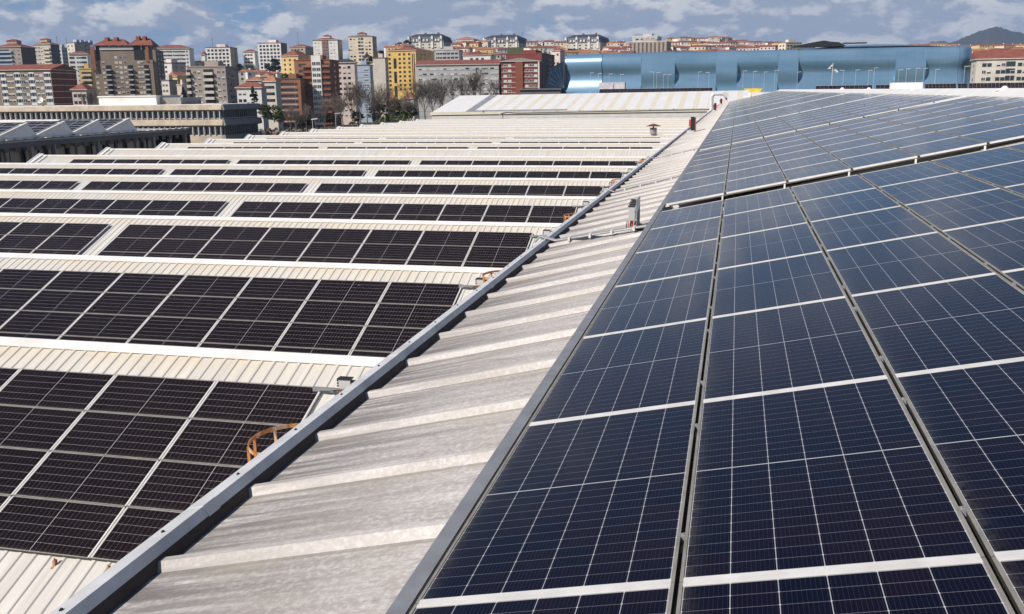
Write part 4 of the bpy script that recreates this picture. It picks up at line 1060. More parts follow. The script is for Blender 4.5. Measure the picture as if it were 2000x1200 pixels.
rows_ = [  # x0, x1, y0, y1, distance, count, width, landmark
    (886, 948, 86, 84, 980, 5, 15, 'in top row between first slate roofed blocks'),
    (884, 980, 95, 98, 860, 8, 14, 'in middle row between first slate blocks'),
    (900, 985, 106, 108, 760, 6, 13, 'just above the grey slab roof'),
    (1032, 1100, 84, 84, 1000, 6, 15, 'high between last two slate blocks'),
    (1030, 1100, 93, 95, 900, 6, 15, 'low between last two slate blocks'),
    (1105, 1222, 103, 105, 760, 8, 18, 'behind left part of blue roof'),
    (1192, 1225, 86, 84, 1000, 3, 16, 'high right of third slate block'),
    (1190, 1226, 95, 95, 900, 3, 16, 'low right of third slate block'),
    (1312, 1420, 76, 74, 1250, 10, 18, 'on ridge right of columned office'),
    (1312, 1430, 85, 84, 1100, 9, 18, 'second row right of columned office'),
    (1312, 1430, 93, 94, 950, 8, 18, 'third row right of columned office'),
    (1312, 1540, 102, 103, 800, 12, 20, 'directly behind centre of blue roof'),
    (1425, 1525, 82, 84, 1300, 9, 20, 'on ridge above blue building centre'),
    (1425, 1522, 92, 94, 1000, 7, 20, 'below ridge above blue building centre'),
    (1605, 1740, 89, 91, 1500, 12, 22, 'on skyline right of black roof patch'),
    (1612, 1700, 93, 94, 1300, 8, 20, 'just behind the black roof patch'),
    (1740, 1860, 92, 88, 1500, 10, 24, 'on skyline left of mountain foot'),
    (1845, 2010, 92, 88, 1300, 10, 26, 'high at the mountain foot'),
    (1850, 2010, 99, 97, 1000, 8, 24, 'low at the mountain foot'),
    (756, 796, 93, 90, 900, 3, 15, 'behind the bright yellow building'),
    (470, 545, 140, 146, 640, 4, 12, 'on green slope under gridded towers'),
    (378, 400, 122, 124, 820, 2, 13, 'left below first gridded tower'),
    (738, 756, 100, 104, 950, 2, 13, 'in dip right of tallest tower'),
]
CW = {'plaster_white': 'white', 'plaster_cream': 'cream', 'plaster_pink': 'pinkish', 'plaster_stone': 'stone grey', 'plaster_yellow': 'yellow'}
for (xa, xb, ya, yb, D, n, w, lm) in rows_:
    for q in range(n):
        t = (q+.5)/n; px = xa+(xb-xa)*t+random.uniform(-2, 2); py = ya+(yb-ya)*t+random.uniform(-2.2, 2.0)
        wl = random.choice(WC); rm = random.choice(('tile', 'tileo', 'tileo', 'tile'))
        lb = '%s house, %s roof, %s from left %s' % (CW[wl], 'red' if rm == 'tile' else 'orange', ordw(q), lm)
        cottage(px, py, D+random.uniform(-25, 25), w*random.uniform(.6, 1.2), w*.55, random.choice((3, 6, 6, 9)), wl, rm, R(random.uniform(-30, 40)-px*0+15), lb, 2 if D < 1000 else 1)

# ---------------------------------------------------------------- office with ribbon windows
OY = 270.0
off = tag(empty('office_building', (-200, OY, -17)), 'low office with pale concrete bands and long ribbon windows left of the brown tower', 'office building')
xa, xb = -262.0, -157.0
mb = MB()
for z0, z1 in ((-4.35, -2.45), (-9.15, -7.0)):
    for k_, zz in ((0, z0),):
        mb.prism([(xa, OY, z0), (xa, OY-.9, z0+.35), (xa, OY-.5, z1), (xa, OY+.8, z1), (xa, OY+.8, z0)][::-1], (xb-xa, 0, 0))
child(mb.build('concrete_band', M['conc']), off)
mb = MB()
for z0, z1 in ((-4.35, -2.45), (-9.15, -7.0), (-14, -11.9)):
    mb.prism([(xb, OY-.5, z0), (xb+.9, OY-.5, z0+.35), (xb+.5, OY-.5, z1), (xb-.8, OY-.5, z1), (xb-.8, OY-.5, z0)], (0, 24, 0))
child(mb.build('side_band', M['concd']), off)
mb = MB(); mb.box(xa, OY+.5, -17, xb-.6, OY+23, -2.45); child(mb.build('core', M['winglass']), off)
mb = MB(); mb.box(xa, OY+.2, -2.44, xb, OY+23, -2.3); child(mb.build('roof', M['cap']), off)
for q in range(53):
    x = xa+q*1.98+1
    mb = MB(); mb.box(x-.09, OY-.35, -7.0, x+.09, OY+.5, -4.35)
    if x > -197:
        m2 = MB(); m2.box(x-.09, OY-.35, -12, x+.09, OY+.5, -9.15); child(m2.build('mullion', M['frame']), off)
    child(mb.build('mullion', M['frame']), off)
mb = MB(); mb.box(xa, OY+.1, -6.75, xb, OY+.4, -6.62); mb.box(-197, OY+.1, -12, xb, OY+.4, -11.85); mb.box(xb-.4, OY, -6.75, xb, OY+23, -6.6)
child(mb.build('window_rail', M['frame']), off)
for q in range(16):
    y = OY+.8+q*1.4
    for za, zb_ in ((-7, -4.3), (-12, -9.1)):
        mb = MB(); mb.box(xb-.5, y-.05, za, xb-.1, y+.05, zb_); child(mb.build('mullion', M['concd']), off)
mb = MB(); mb.box(-190, OY-.1, -17, xb, OY+.55, -12.05); child(mb.build('plinth', M['conc']), off)
a = atY(194, 204, 274); b = atY(306, 204, 274)
mb = MB(); mb.box(a.x, 274, -2.3, b.x, 288, .25); mb.box(a.x-.3, 273.7, .25, b.x+.3, 288.3, .65); child(mb.build('penthouse', M['plaster_white']), off)
mb = MB(); mb.box(b.x, 276, -2.3, b.x+7.6, 288, -.1); mb.box(b.x+5.0, 275.9, -1.6, b.x+6.2, 276, -.7); child(mb.build('roof_annexe', M['concd']), off)
# satellite dish
p = atY(78, 201, 272.5)
e = tag(empty('satellite_dish', (p.x, 272.5, -2.3)), 'round white satellite dish on the office roof at left', 'satellite dish')
mb = MB(); n = 20; 
for rr in range(4):
    for q in range(n):
        def pt(r, an): return Vector((r*math.cos(an), -.6*(r/1.15)**2*-.35, r*math.sin(an)))
        r0_, r1_ = 1.15*rr/4, 1.15*(rr+1)/4; a0_, a1_ = 2*math.pi*q/n, 2*math.pi*(q+1)/n
        def tl(v): 
            y = -v.y; return Vector((v.x, -v.y*0-.45*(v.x*v.x+v.z*v.z)*1.0, v.z+1.9))
        mb.quad(tl(pt(r0_, a0_)), tl(pt(r1_, a0_)), tl(pt(r1_, a1_)), tl(pt(r0_, a1_)))
d_ = mb.build('dish', M['cap'], e, smooth=True); d_.rotation_euler = (R(-18), 0, R(14))
mb = MB(); mb.tube((0, .2, 0), (0, .2, 1.7), .12); mb.box(-.8, -.1, 0, .8, .9, .35); mb.build('mast', M['concd'], e)
mb = MB(); mb.tube((0, -.1, 1.9), (.1, -1.2, 2.1), .05, n=5); mb.build('feed_arm', M['dark'], e)

# ---------------------------------------------------------------- second sawtooth hall at left
KX, KE, KA = -95.0, -5.45, -3.35
h2 = tag(empty('sawtooth_hall', (-130, 130, -17)), 'old low hall with white triangular gable ends and columned dark glass side', 'factory hall')
mb = MB(); mb.box(-165, 60, -17, KX-3.2, 151.5, KE-.3); child(mb.build('core', M['navy']), h2)
mb = MB(); mb.box(-165, 60, KE-.3, KX, 151.5, KE); child(mb.build('roof', M['plaster_grey']), h2)
teeth = [(97.0, 104.6), (104.8, 112.2), (112.4, 119.8), (119.9, 127.4), (127.6, 135.0)]
for (b0, b1) in teeth:
    b0 -= .0
    mb = MB(); prof_ = [(KX-.3, b0, KE), (KX-.3, b1+2.1, KE), (KX-.3, b1+1.2, KE+.9), (KX-.3, b1+.2, KA-.15), (KX-.3, b1, KA)]
    # gable triangle with curved back; the tooth itself behind it
    mb.prism(prof_[::-1], (-.25, 0, 0)); gb = child(mb.build('gable', M['cap']), h2)
    mb = MB(); mb.quad((-165, b0, KE), (KX-.5, b0, KE), (KX-.5, b1, KA), (-165, b1, KA)); mb.quad((-165, b1, KA), (KX-.5, b1, KA), (KX-.5, b1+2.1, KE), (-165, b1+2.1, KE)); child(mb.build('roof_bay', M['plaster_white']), h2)
    mb = MB(); L_ = math.hypot(b1-b0, KA-KE); 
    mb.obox((KX-.35, (b0+b1)/2, (KE+KA)/2+.1), (.22, 0, 0), (0, (b1-b0)/2, (KA-KE)/2), (0, 0, .10)); child(mb.build('gable_trim', M['frame']), h2)
    # panels on the bay
    sl = math.atan2(KA-KE, b1-b0)
    e = tag(empty('solar_array', (KX-1.1, (b0+b1)/2, (KE+KA)/2+.12)), 'dark panel field on the %s tooth of the old hall at left' % ordw(teeth.index((b0, b1))), 'solar panel field', 'panel fields on the old hall')
    for q in range(5):
        for s in range(6):
            o = inst('panel', FR_N, e)
            # landscape: rotate so that long side runs along -X and short side climbs the bay
            mt = Matrix(((0, -1, 0), (math.cos(sl), 0, -math.sin(sl)), (math.sin(sl), 0, math.cos(sl))))
            yy = -L_*.47+s*1.17
            o.matrix_local = Matrix.Translation((-2.35*q, yy*math.cos(sl), yy*math.sin(sl))) @ mt.to_4x4()
            inst('glass', GL_N, o)
for q in range(30):
    y = 96+q*1.85; mb = MB(); mb.box(KX+.02, y, KE+.083, KX+.62, y+1.15, KE+.20); child(mb.build('eaves_block', M['frame']), h2)
mb = MB(); mb.box(KX-.1, 60, KE-.95, KX+.15, 151.5, KE-.28); mb.box(KX, 60, KE-.02, KX+.3, 151.5, KE+.08); child(mb.build('edge_beam', M['darkgrey']), h2)
for q in range(13):
    y = 93+q*4.75; mb = MB(); mb.box(KX-.5, y, -17, KX, y+.55, KE-.28); child(mb.build('column', M['concd']), h2)
for q in range(28):
    y = 95+q*2.0; mb = MB(); mb.box(KX-.12, y, KE-1.55, KX+.05, y+1.0, KE-.95); child(mb.build('beam_end', M['brick_dark']), h2)
mb = MB(); mb.box(KX-3.2, 60, -17, KX-3.1, 151.5, -9.6); child(mb.build('lower_wall', M['concd']), h2)
for q in range(20):
    y = 94+q*2.9; mb = MB(); mb.box(KX-3.1, y, -9.0, KX-3.02, y+2.4, -7.0); child(mb.build('window', M['winglass']), h2)
mb = MB(); mb.box(KX-3.3, 151.2, -17, KX, 151.6, KE-.2); child(mb.build('end_wall', M['brick_dark']), h2)

# ---------------------------------------------------------------- blue undulating shopping building
mall = tag(empty('shopping_centre', (120, 500, -17)), 'long blue metal clad building with wavy rolled facade behind the roofs', 'building')
PA = [(-9, 21.2), (-4.5, 21.0), (-1.6, 20.2), (-.1, 18.6), (.7, 16.6), (.9, 14.6), (.5, 12.6), (-.3, 10.9), (-.9, 9.4), (-1.0, 8.0), (-.7, 6.2), (0, 4.2), (1.1, 2.0), (2.8, -.4), (5, -2.5), (5.5, -17)]
PB = [(-9, 21.2), (-4.0, 21.0), (-1.0, 20.0), (.6, 18.0), (1.9, 15.4), (2.7, 12.8), (3.0, 10.2), (2.8, 7.8), (2.2, 5.6), (1.5, 3.8), (1.2, 2.2), (1.3, .6), (2.0, -1), (3.4, -2.6), (4, -17)]
def zsc(z): return z*.895 if z > 0 else z
def refine(P, k=3):
    out = []
    for i in range(len(P)-1):
        p0 = P[max(i-1, 0)]; p1 = P[i]; p2 = P[i+1]; p3 = P[min(i+2, len(P)-1)]
        for j in range(k):
            t = j/k
            out.append(tuple(.5*((2*p1[c])+(-p0[c]+p2[c])*t+(2*p0[c]-5*p1[c]+4*p2[c]-p3[c])*t*t+(-p0[c]+3*p1[c]-3*p2[c]+p3[c])*t**3) for c in (0, 1)))
    out.append(P[-1]); return out
segs = [(1101, 1175, PA), (1175, 1252, PA), (1252, 1317, PB), (1317, 1397, PA), (1397, 1438, PB), (1438, 1517, PA), (1517, 1556, PB), (1556, 1624, PA), (1624, 1745, PA), (1745, 1803, PB), (1803, 1867, PA), (1867, 1901, PA)]
FA, FB = at(1100, 178, 492), at(1900, 178, 506)
def front(px):
    w = ray(px, 178); q = FB-FA; den = q.x*w.y-q.y*w.x
    t = -(FA.x*w.y-FA.y*w.x)/den
    return FA+q*t
for q, (a0, a1, P) in enumerate(segs):
    A_, B_ = front(a0), front(a1); A_.z = B_.z = 0
    if q == 0: A_ = A_+Vector((.06, 1, 0))*3.6
    if q == 1: A_ = A_+Vector((.06, 1, 0))*.8
    d = (B_-A_).normalized(); nrm = Vector((d.y, -d.x, 0)); off_ = (.0, .45, .0, .35, .0, .45, .0, .0, .35, .0, .45, .9)[q]
    mb = MB(); pr = [(w*(.62 if P is PB else .85) if z > -1 else w, z) for w, z in refine(P)]
    nxs = 7 if q == 11 else 1
    for ix in range(nxs):
        t0, t1 = ix/nxs, (ix+1)/nxs
        def pp(t, w, z):
            sh = 0
            if q == 11: sh = -9*max(0, t-.0)**2.2
            return A_.lerp(B_, t)+nrm*(w+off_+sh)+Vector((0, 0, z))
        for (w0, z0), (w1, z1) in zip(pr[:-1], pr[1:]):
            z0, z1 = zsc(z0), zsc(z1)
            mb.quad(pp(t0, w1, z1), pp(t1, w1, z1), pp(t1, w0, z0), pp(t0, w0, z0))
    # closed ends so that neighbouring rolls show their edges
    ob = child(mb.build('cladding_roll', M['mall'], smooth=False), mall)
    me = ob.data; 
    mb = MB()
    for ee in (A_, B_):
        for (w0, z0), (w1, z1) in zip(pr[:-1], pr[1:]):
            z0, z1 = zsc(z0), zsc(z1)
            mb.quad(ee+nrm*(w0+off_)+Vector((0, 0, z0)), ee+nrm*(w1+off_)+Vector((0, 0, z1)), ee+nrm*(-9)+Vector((0, 0, z1)), ee+nrm*(-9)+Vector((0, 0, z0)))
    if q < 11: mb.build('end_edge', M['mall'], None); child(bpy.context.scene.collection.objects[-1], mall)
# smooth shading with merged vertices
import bmesh
for o in list(mall.children):
    if o.name.startswith('cladding_roll'):
        b_ = bmesh.new(); b_.from_mesh(o.data); bmesh.ops.remove_doubles(b_, verts=b_.verts, dist=.001)
        for f in b_.faces: f.smooth = True
        b_.to_mesh(o.data); b_.free()
A_, B_ = front(1101), front(1890); d = (B_-A_).normalized(); n2 = Vector((-d.y, d.x, 0))
mb = MB(); A2, B2 = A_.copy(), B_.copy(); A2.z = B2.z = 0
k = [A2+n2*8.5, B2+n2*8.5, B2+n2*75, A2+n2*75]
mb.quad(*[p+Vector((0, 0, 18.85)) for p in k]); mb.quad(k[0]+Vector((0, 0, -17)), k[0]+Vector((0, 0, 18.85)), k[3]+Vector((0, 0, 18.85)), k[3]+Vector((0, 0, -17)))
mb.quad(k[1]+Vector((0, 0, -17)), k[2]+Vector((0, 0, -17)), k[2]+Vector((0, 0, 18.85)), k[1]+Vector((0, 0, 18.85)))
child(mb.build('roof', M['mall']), mall)
# raised vaulted roof on the right part
mb = MB(); n = 24; nj = 6
for i in range(n+1):
    t = i/n; px = 1570+t*300
    base = front(px); base.z = 0
    hh = 3.2*math.sin(math.pi*min(1, t*1.0))**.55 if 0 < t < 1 else 0
    for j in range(nj+1):
        s = j/nj; mb.v.append(tuple(base+n2*(12+s*60)+Vector((0, 0, 18.8+hh*math.sin(math.pi*(.08+.84*s))**.7-.0))))
for i in range(n):
    for j in range(nj):
        a = i*(nj+1)+j; mb.f.append((a, a+nj+1, a+nj+2, a+1)); mb.m.append(0)
child(mb.build('vault_roof', M['mall'], smooth=True), mall)
# added black shape standing in for a smear, not known roof equipment
mb = MB(); xs_ = [1548, 1560, 1578, 1596, 1610, 1622, 1640, 1652]; hs = [.2, .9, 1.7, 2.4, 2.9, 2.3, 1.9, .4]
for i in range(7):
    p0, p1 = front(xs_[i])+n2*11, front(xs_[i+1])+n2*11; p0.z = p1.z = 20.3
    mb.prism([p0, p1, p1+Vector((0, 0, hs[i+1])), p0+Vector((0, 0, hs[i]))], n2*9)
p0 = front(1648)+n2*11; p1 = front(1694)+n2*11; p0.z = p1.z = 21.6; mb.obox((p0+p1)/2, (p1-p0)/2, n2*2, (0, 0, .25))
child(mb.build('black_roof_patch', M['dark']), mall)
# left glazed end: dark lattice fan
A_ = front(1101); A_.z = 0
mb = MB(); pts = [(0, 15), (-3.2, 14.2), (-6.2, 11.8), (-8.2, 8.2), (-9.3, 4), (-9.8, -1), (-9.8, -17), (0, -17)]
mb.prism([A_+d*x*1.0+n2*1.0+Vector((0, 0, z)) for x, z in pts][::-1], n2*12); child(mb.build('glazed_end', M['navy']), mall)
for q in range(6):
    an = R(92+q*15); mb = MB(); p0 = A_+n2*.8+Vector((0, 0, 2)); L_ = 12.3 if q < 4 else 11
    p1 = A_+d*(math.cos(an)*L_*.78)+n2*.8+Vector((0, 0, 2+math.sin(an)*L_)); mb.tube(p0, p1, .12, n=5); child(mb.build('lattice_bar', M['plaster_bluedark']), mall)
mb = MB(); mb.box(A_.x-22, A_.y-4, -17, A_.x-1, A_.y+6, 1.2); mb.box(A_.x-23, A_.y-5, 1.2, A_.x-.5, A_.y+6, 1.9)
tag(mb.build('low_pavilion', M['darkgrey']), 'low dark pavilion with white roof edge left of the blue building', 'pavilion')
# street lamps before the blue facade
LP = MB(); LP.tube((0, 0, 0), (0, 0, 1), .11, .07, 6); POLE = LP.mesh('pole', M['steel_pole'])
LH = MB(); LH.obox((.55, 0, .02), (.75, 0, .08), (0, .22, 0), (0, 0, .09)); LAMP = LH.mesh('lamp_head', M['frame'])
lamps = [(1153, 143, 1), (1169, 144, 1), (1190, 145, 1), (1212, 146, 1), (1277, 141, -1), (1283, 142, 1), (1296, 146, 1), (1305, 146, 1), (1364, 141, 1), (1385, 142, -1), (1452, 139, 1), (1472, 140, 1), (1493, 141, 1), (1514, 138, 1),
         (1558, 141, 1), (1648, 138, -1), (1672, 137, 1), (1697, 138, 1), (1708, 133, 1), (1756, 137, 1), (1771, 135, 1), (1790, 134, 1), (1805, 134, 1), (1828, 136, 1), (1885, 130, 1), (1974, 138, 1)]
for q, (px, py, sd) in enumerate(lamps):
    D = 400 if px != 1885 else 330
    p = at(px, py, D); e = empty('street_lamp', (p.x, p.y, -17), R(8))
    lab = 'slim street lamp before the blue facade, %s of twenty-six from the left' % (ordw(q) if q < 22 else ('twenty-third', 'twenty-fourth', 'twenty-fifth', 'last')[q-22])
    tag(e, lab, 'street lamp', 'street lamps in front of the blue building')
    inst('pole', POLE, e, (0, 0, 0), 0, (.9, .9, p.z+17)); inst('lamp_head', LAMP, e, (0, 0, p.z+17), 0, (sd*1.1, 1, .9))
p = at(1627, 124, 380); e = tag(empty('floodlight_mast', (p.x, p.y, -17)), 'tall mast with white floodlights before the middle of the blue building', 'floodlight mast')
mb = MB(); mb.tube((0, 0, 0), (0, 0, p.z+17), .3, .16, 8); mb.build('pole', M['steel_pole'], e)
for sx, z in ((-1.3, -2.0), (-.6, -1.2), (.8, -2.8), (1.4, -3.3)):
    mb = MB(); mb.prism([(sx-.6, -.5, p.z+17+z), (sx+.7, -.5, p.z+17+z), (sx+.3, -.5, p.z+17.8+z)], (0, .8, 0)); mb.build('floodlight', M['frame'], e)
for q, (px, py, D, lb) in enumerate(((610, 233, 215, 'hooked street lamp left of the red balcony tower foot'), (655, 222, 260, 'thin lamp post by the bare trees'), (697, 222, 330, 'lamp post right of the dark fir'))):
    p = at(px, py, D); e = tag(empty('street_lamp', (p.x, p.y, -17), R(20*q)), lb, 'street lamp', 'street lamps behind the factory')
    inst('pole', POLE, e, (0, 0, 0), 0, (1, 1, p.z+17)); inst('lamp_head', LAMP, e, (0, 0, p.z+17))
# rooftop aerials
for q, (px, py, yb_, D, lb) in enumerate(((112, 70, 87, 860, 'thin aerial on the orange roofed cream tower'), (131, 72, 94, 900, 'thin aerial beside the orange roofed tower'), (415, 74, 90, 850, 'thin aerial on the first white gridded tower'), (583, 62, 92, 950, 'thin aerial left of the red striped tower'), (1020, 62, 70, 1000, 'thin aerial on the middle slate roofed block'))):
    a, b = at(px, py, D), at(px, yb_, D); mb = MB(); mb.tube((0, 0, 0), (0, 0, a.z-b.z), .16, .1, 5); mb.tube((-.9, 0, (a.z-b.z)*.8), (.9, 0, (a.z-b.z)*.8), .08, n=4)
    o = mb.build('roof_aerial', M['dark']); o.location = b; tag(o, lb, 'aerial', 'roof aerials')

# ---------------------------------------------------------------- trees
def bare_tree(seed, H=13):
    rnd = random.Random(seed); tk, tw = MB(), MB()
    def grow(p, d, L, r, lv):
        segs = 3 if lv < 2 else 2
        for s in range(segs):
            d2 = (d+Vector((rnd.uniform(-1, 1), rnd.uniform(-1, 1), rnd.uniform(-.2, .5)))*.13).normalized()
            q = p+d2*(L/segs); r2 = r*.82
            (tk if lv < 2 else tw).tube(p, q, max(r, .022), max(r2, .018), 5 if lv < 2 else 3, cap=False)
            p, d, r = q, d2, r2
            if lv < 4 and (s > 0 or lv > 0):
                for _ in range(2 if lv < 3 else 2):
                    an = rnd.uniform(0, 6.28); sp_ = rnd.uniform(.35, .85)
                    nd = (d+Vector((math.cos(an), math.sin(an), .35))*sp_).normalized()
                    grow(p, nd, L*rnd.uniform(.5, .72), r*.55, lv+1)
        if lv < 4: grow(p, (d+Vector((rnd.uniform(-.3, .3), rnd.uniform(-.3, .3), .3))).normalized(), L*.6, r*.8, lv+1)
    grow(Vector((0, 0, 0)), Vector((0, 0, 1)), H*.42, H*.017, 0)
    return tk.mesh('trunk', M['bark']), tw.mesh('crown', M['twig'])
def leaf_crown(seed, H, W, mat, n=1500, z0=.25, cone=False):
    rnd = random.Random(seed); mb = MB(); cl_ = []
    for _ in range(26):
        z = rnd.uniform(z0, 1); rad = (1-z)*1.05+.05 if cone else math.sqrt(max(0, 1-((z-.62)/.42)**2))*.8
        an = rnd.uniform(0, 6.28); rr = rad*rnd.uniform(.3, 1); cl_.append((Vector((math.cos(an)*rr*W, math.sin(an)*rr*W, z*H)), rnd.uniform(.18, .34)*W*(.7 if cone else 1)))
    for _ in range(n):
        c, r = rnd.choice(cl_); v = Vector((rnd.gauss(0, 1), rnd.gauss(0, 1), rnd.gauss(0, .8))).normalized()*r*rnd.uniform(.6, 1.1); p = c+v
        a = Vector((rnd.gauss(0, 1), rnd.gauss(0, 1), rnd.gauss(0, 1))).normalized()*.28; b = a.cross(Vector((rnd.gauss(0, 1), rnd.gauss(0, 1), rnd.gauss(0, 1)))).normalized()*.22
        mb.quad(p-a, p-b, p+a, p+b)
    return mb.mesh('crown', mat)
BT = [bare_tree(s) for s in (3, 8, 15, 22, 31)]
TR = MB(); TR.tube((0, 0, 0), (0, 0, .6), .022, .012, 7); TRUNK = TR.mesh('trunk', M['bark'])
def put_bare(px, pyb, pyt, D, k, lb, ws=1.0):
    b, t = at(px, pyb, D), at(px, pyt, D); H = t.z-b.z; e = tag(empty('bare_tree', b, random.uniform(0, 6)), lb, 'tree', 'bare winter trees behind the factory')
    s = H/12.5
    inst('trunk', BT[k][0], e, sc_=(s*ws, s*ws, s)); inst('crown', BT[k][1], e, sc_=(s*ws, s*ws, s))
bts = [(690, 238, 165, 300), (703, 238, 158, 310), (716, 236, 172, 300), (728, 238, 160, 320), (742, 236, 178, 300), (755, 240, 170, 330), (768, 238, 185, 300), (672, 240, 178, 290), (636, 245, 196, 280),
       (820, 232, 150, 330), (832, 232, 160, 340), (845, 230, 155, 330), (858, 226, 165, 340), (872, 222, 150, 340), (886, 206, 148, 360), (902, 204, 152, 360), (918, 204, 144, 350), (932, 204, 140, 350), (946, 200, 146, 360), (962, 200, 150, 370),
       (600, 248, 205, 270), (582, 250, 208, 270), (567, 250, 205, 280), (618, 246, 208, 285), (790, 236, 190, 310), (806, 234, 195, 310), (655, 242, 190, 300), (180, 210, 178, 420), (170, 210, 182, 420), (190, 208, 176, 430)]
bts.sort()
for q, (px, b, t, D) in enumerate(bts):
    lm = 'by the white penthouse' if px < 300 else 'below the red balcony tower' if px < 665 else 'before the blue-grey slab' if px < 780 else 'before the grey striped slab'
    put_bare(px, b+14, t, D, q % 5, 'leafless grey-brown tree %s, %s of thirty from the left' % (lm, ordw(q) if q < 22 else ('twenty-third', 'twenty-fourth', 'twenty-fifth', 'twenty-sixth', 'twenty-seventh', 'twenty-eighth', 'twenty-ninth', 'last')[q-22]), 1.05)
def put_leafy(px, pyb, pyt, D, mesh, base, lb, W=1.0, nm='tree'):
    b, t = at(px, pyb, D), at(px, pyt, D); H = t.z-b.z; e = tag(empty(nm, b, random.uniform(0, 6)), lb, 'tree'); s = H/base
    inst('trunk', TRUNK, e, sc_=(H*1.1, H*1.1, H*.9)); inst('crown', mesh, e, sc_=(s*W, s*W, s))
LG = [leaf_crown(s, 8, 3.4, M['leaf']) for s in (1, 2)]; LD = [leaf_crown(s, 8, 3.2, M['leafd']) for s in (5, 6)]; FIR = leaf_crown(9, 10, 2.8, M['leafd'], 1400, .05, True)
for a_ in ((498, 218, 166, 400, FIR, 10, 'dark pointed fir in front of the white two storey house', 1, 'fir_tree'), (361, 206, 168, 450, FIR, 10, 'small dark fir left of the grey balcony block', 1, 'fir_tree'), (692, 244, 214, 300, FIR, 10, 'small dark fir right of the red balcony tower', 1.2, 'fir_tree'),
           (536, 240, 208, 330, LG[0], 8, 'green bush tree beside the office end', 1.6, 'tree'), (518, 236, 206, 340, LG[1], 8, 'darker green tree touching the office end', 1.3, 'tree'), (548, 244, 218, 320, LG[1], 8, 'low olive tree left of the brick wing foot', 1.5, 'tree'),
           (538, 146, 116, 780, LD[0], 8, 'round dark tree at foot of the white gridded twin tower', 1.3, 'tree'), (525, 148, 126, 780, LD[1], 8, 'dark tree left of the round dark tree on the slope', 1.3, 'tree'), (468, 146, 126, 800, LD[0], 8, 'dark tree between the gridded towers', 1.2, 'tree'),
           (490, 146, 130, 790, LG[0], 8, 'pale green tree below the small red roofed tower', 1.6, 'tree'), (720, 130, 108, 700, LD[1], 8, 'dark tree crown behind the blue-grey slab top', 1.5, 'tree'), (780, 100, 84, 950, LD[0], 8, 'dark tree left of the first slate roofed block', 1.6, 'tree'), (796, 98, 80, 960, LD[1], 8, 'dark tree touching the first slate roofed block', 1.6, 'tree'),
           (746, 118, 100, 900, LD[0], 8, 'dark tree in the dip by the tallest cream tower', 2, 'tree'), (560, 168, 146, 560, LG[1], 8, 'olive tree on the slope above the cottage roofs', 1.5, 'tree'), (780, 232, 196, 350, LD[1], 8, 'dark evergreen mass left of the small red roofed house', 2.2, 'tree'), (800, 236, 205, 340, LD[0], 8, 'dark evergreen below the small red roofed house', 2, 'tree'), (700, 240, 220, 330, LD[1], 8, 'low dark bush by the lamp post', 1.8, 'tree'),
           (640, 244, 224, 300, LD[0], 8, 'low dark bush under the red balcony tower', 2.4, 'tree'), (590, 250, 226, 290, LD[1], 8, 'low dark bush left of the hooked street lamp', 2.6, 'tree'), (740, 240, 206, 320, LD[0], 8, 'dark ivy clad tree before the blue-grey slab', 1.8, 'tree')):
    put_leafy(*a_)
def palm(px, pyb, pyt, D, lb):
    b, t = at(px, pyb, D), at(px, pyt, D); H = t.z-b.z; e = tag(empty('palm_tree', b), lb, 'palm tree', 'palms behind the factory')
    mb = MB(); mb.tube((0, 0, 0), (0, 0, H*.72), .3, .22, 7); mb.build('trunk', M['bark'], e)
    mb = MB()
    for q in range(26):
        an = q*2.4; pr = Vector((0, 0, H*.72)); up_ = .9-(q % 5)*.3
        for s in range(5):
            nx = pr+Vector((math.cos(an)*.62, math.sin(an)*.62, up_*.6-s*.22)); w = Vector((-math.sin(an), math.cos(an), 0))*(.32-.05*s)
            mb.quad(pr-w, pr+w, nx+w*.8, nx-w*.8); pr = nx
    mb.build('fronds', M['leaf'], e)
palm(757, 242, 224, 240, 'small green palm rising behind the far roof bays, left one'); palm(793, 238, 219, 240, 'small green palm rising behind the far roof bays, right one')
# undergrowth band behind the factory
rnd = random.Random(4); mb = MB()
for _ in range(9000):
    px = rnd.uniform(500, 860); D = rnd.uniform(235, 420); g_ = at(px, 240, D); p = Vector((g_.x, g_.y, -17.5+rnd.uniform(0, 1)**2*4.2))
    a = Vector((rnd.gauss(0, 1), rnd.gauss(0, 1), rnd.gauss(0, 1))).normalized()*.9; b = a.cross(Vector((rnd.gauss(0, 1), rnd.gauss(0, 1), 1))).normalized()*.6
    mb.quad(p-a, p-b, p+a, p+b)
tag(mb.build('undergrowth', M['twig']), 'brown winter scrub covering the ground behind the factory', 'undergrowth', None, 'stuff')

# ---------------------------------------------------------------- light and sky
SUN_EL, SUN_AZ = 38.0, 221.0     # azimuth clockwise from +Y: from behind left
sd = Vector((math.sin(R(SUN_AZ))*math.cos(R(SUN_EL)), math.cos(R(SUN_AZ))*math.cos(R(SUN_EL)), math.sin(R(SUN_EL))))
sl_ = bpy.data.lights.new('sun', 'SUN'); sl_.energy = 4.7; sl_.angle = R(.55); sl_.color = (1, .925, .84)
so = bpy.data.objects.new('sun', sl_); col.objects.link(so); so.rotation_euler = sd.to_track_quat('Z', 'Y').to_euler()
w = bpy.data.worlds.new('World'); sc.world = w; w.use_nodes = True; nt = w.node_tree; bg = nt.nodes['Background']
class WN(NT):
    def __init__(s, t): s.t = t
T = WN(nt)
sky = nt.nodes.new('ShaderNodeTexSky'); sky.sky_type = 'NISHITA'; sky.sun_disc = False; sky.sun_elevation = R(SUN_EL); sky.sun_rotation = R(SUN_AZ); sky.air_density = 1.0; sky.dust_density = .6; sky.ozone_density = 2.0; sky.altitude = 50
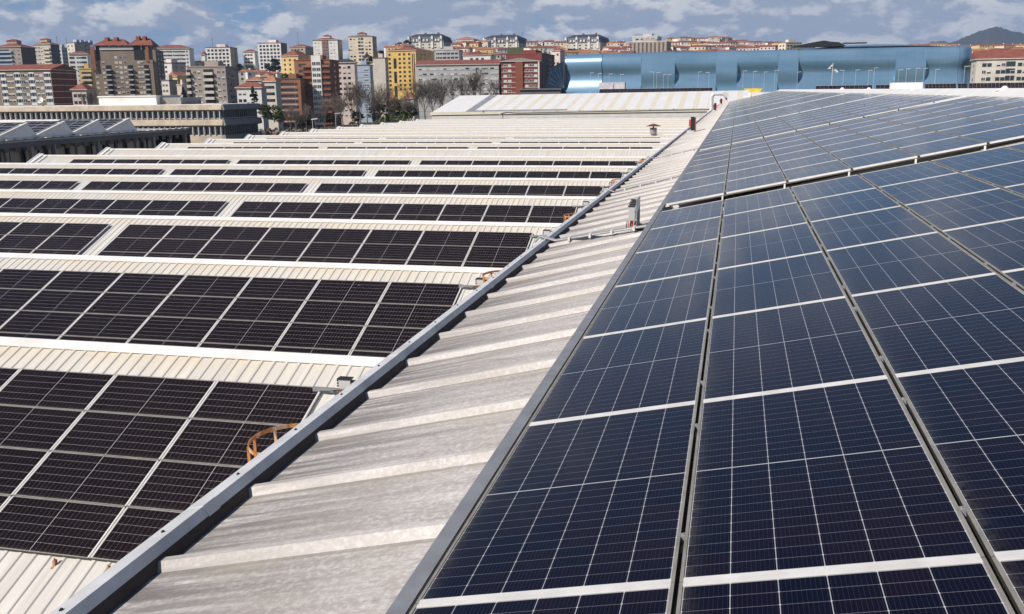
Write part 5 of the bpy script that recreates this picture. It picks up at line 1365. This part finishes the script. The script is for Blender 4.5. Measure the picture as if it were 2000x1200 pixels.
tc = nt.nodes.new('ShaderNodeTexCoord'); mp = nt.nodes.new('ShaderNodeMapping'); nt.links.new(tc.outputs['Generated'], mp.inputs['Vector']); mp.inputs['Scale'].default_value = (1, 1, 2.3); mp.inputs['Location'].default_value = (.3, .1, .12)
v = mp.outputs[0]
n1 = T.noise(v, 3.4, 3, .5, .3); n2_ = T.noise(v, 15.0, 9, .58, .15)
mp2 = nt.nodes.new('ShaderNodeMapping'); nt.links.new(tc.outputs['Generated'], mp2.inputs['Vector']); mp2.inputs['Scale'].default_value = (1, 1, 2.3); mp2.inputs['Location'].default_value = (.3-.008, .1, .12+.022)
n3 = T.noise(mp2.outputs[0], 15.0, 9, .58, .15)
sz = nt.nodes.new('ShaderNodeSeparateXYZ'); nt.links.new(tc.outputs['Generated'], sz.inputs[0]); el = sz.outputs[2]
low = T.math('MULTIPLY', T.ramp(el, .022, .050), T.ramp(el, .112, .090))      # the cloud bank sits a few degrees above the horizon
dens = T.math('ADD', T.math('ADD', T.math('MULTIPLY', n1, .50), T.math('MULTIPLY', n2_, .50)), T.math('MULTIPLY', low, .085))
mask = T.math('MULTIPLY', T.ramp(dens, .495, .545), T.ramp(el, .34, .13))
lit = T.ramp(T.math('SUBTRACT', n2_, n3), -.015, .085)
thick = T.ramp(dens, .55, .66)
cl_a = T.mix(lit, (3.0, 3.5, 4.5), (7.6, 7.5, 7.4))
cl_b = T.mix(T.math('MULTIPLY', thick, .40), cl_a, (3.2, 3.7, 4.7))
blue = T.mix(T.ramp(el, .02, .5), (1.35, 2.8, 4.9), (.33, .62, 1.45))
skyc = T.mix(.85, sky.outputs[0], blue)
fin = T.mix(T.math('MULTIPLY', mask, .92), skyc, cl_b)
nt.links.new(fin, bg.inputs['Color']); bg.inputs['Strength'].default_value = .10
sc.view_settings.view_transform = 'Standard'; sc.view_settings.look = 'None'; sc.view_settings.exposure = .16; sc.view_settings.gamma = 1

# air between the roofs and the mountains
mb = MB(); mb.box(-9000, -300, -45, 9000, 9950, 620); hzm = bpy.data.materials.new('haze_air'); hzm.use_nodes = True
ht = hzm.node_tree; ht.nodes.clear(); ho = ht.nodes.new('ShaderNodeOutputMaterial'); pv = ht.nodes.new('ShaderNodeVolumePrincipled')
pv.inputs['Color'].default_value = (.52, .68, 1.0, 1); pv.inputs['Density'].default_value = .00007; pv.inputs['Anisotropy'].default_value = .0
ht.links.new(pv.outputs[0], ho.inputs['Volume'])
tag(mb.build('haze', hzm), 'thin pale blue air veiling the far mountains', 'haze', None, 'stuff')
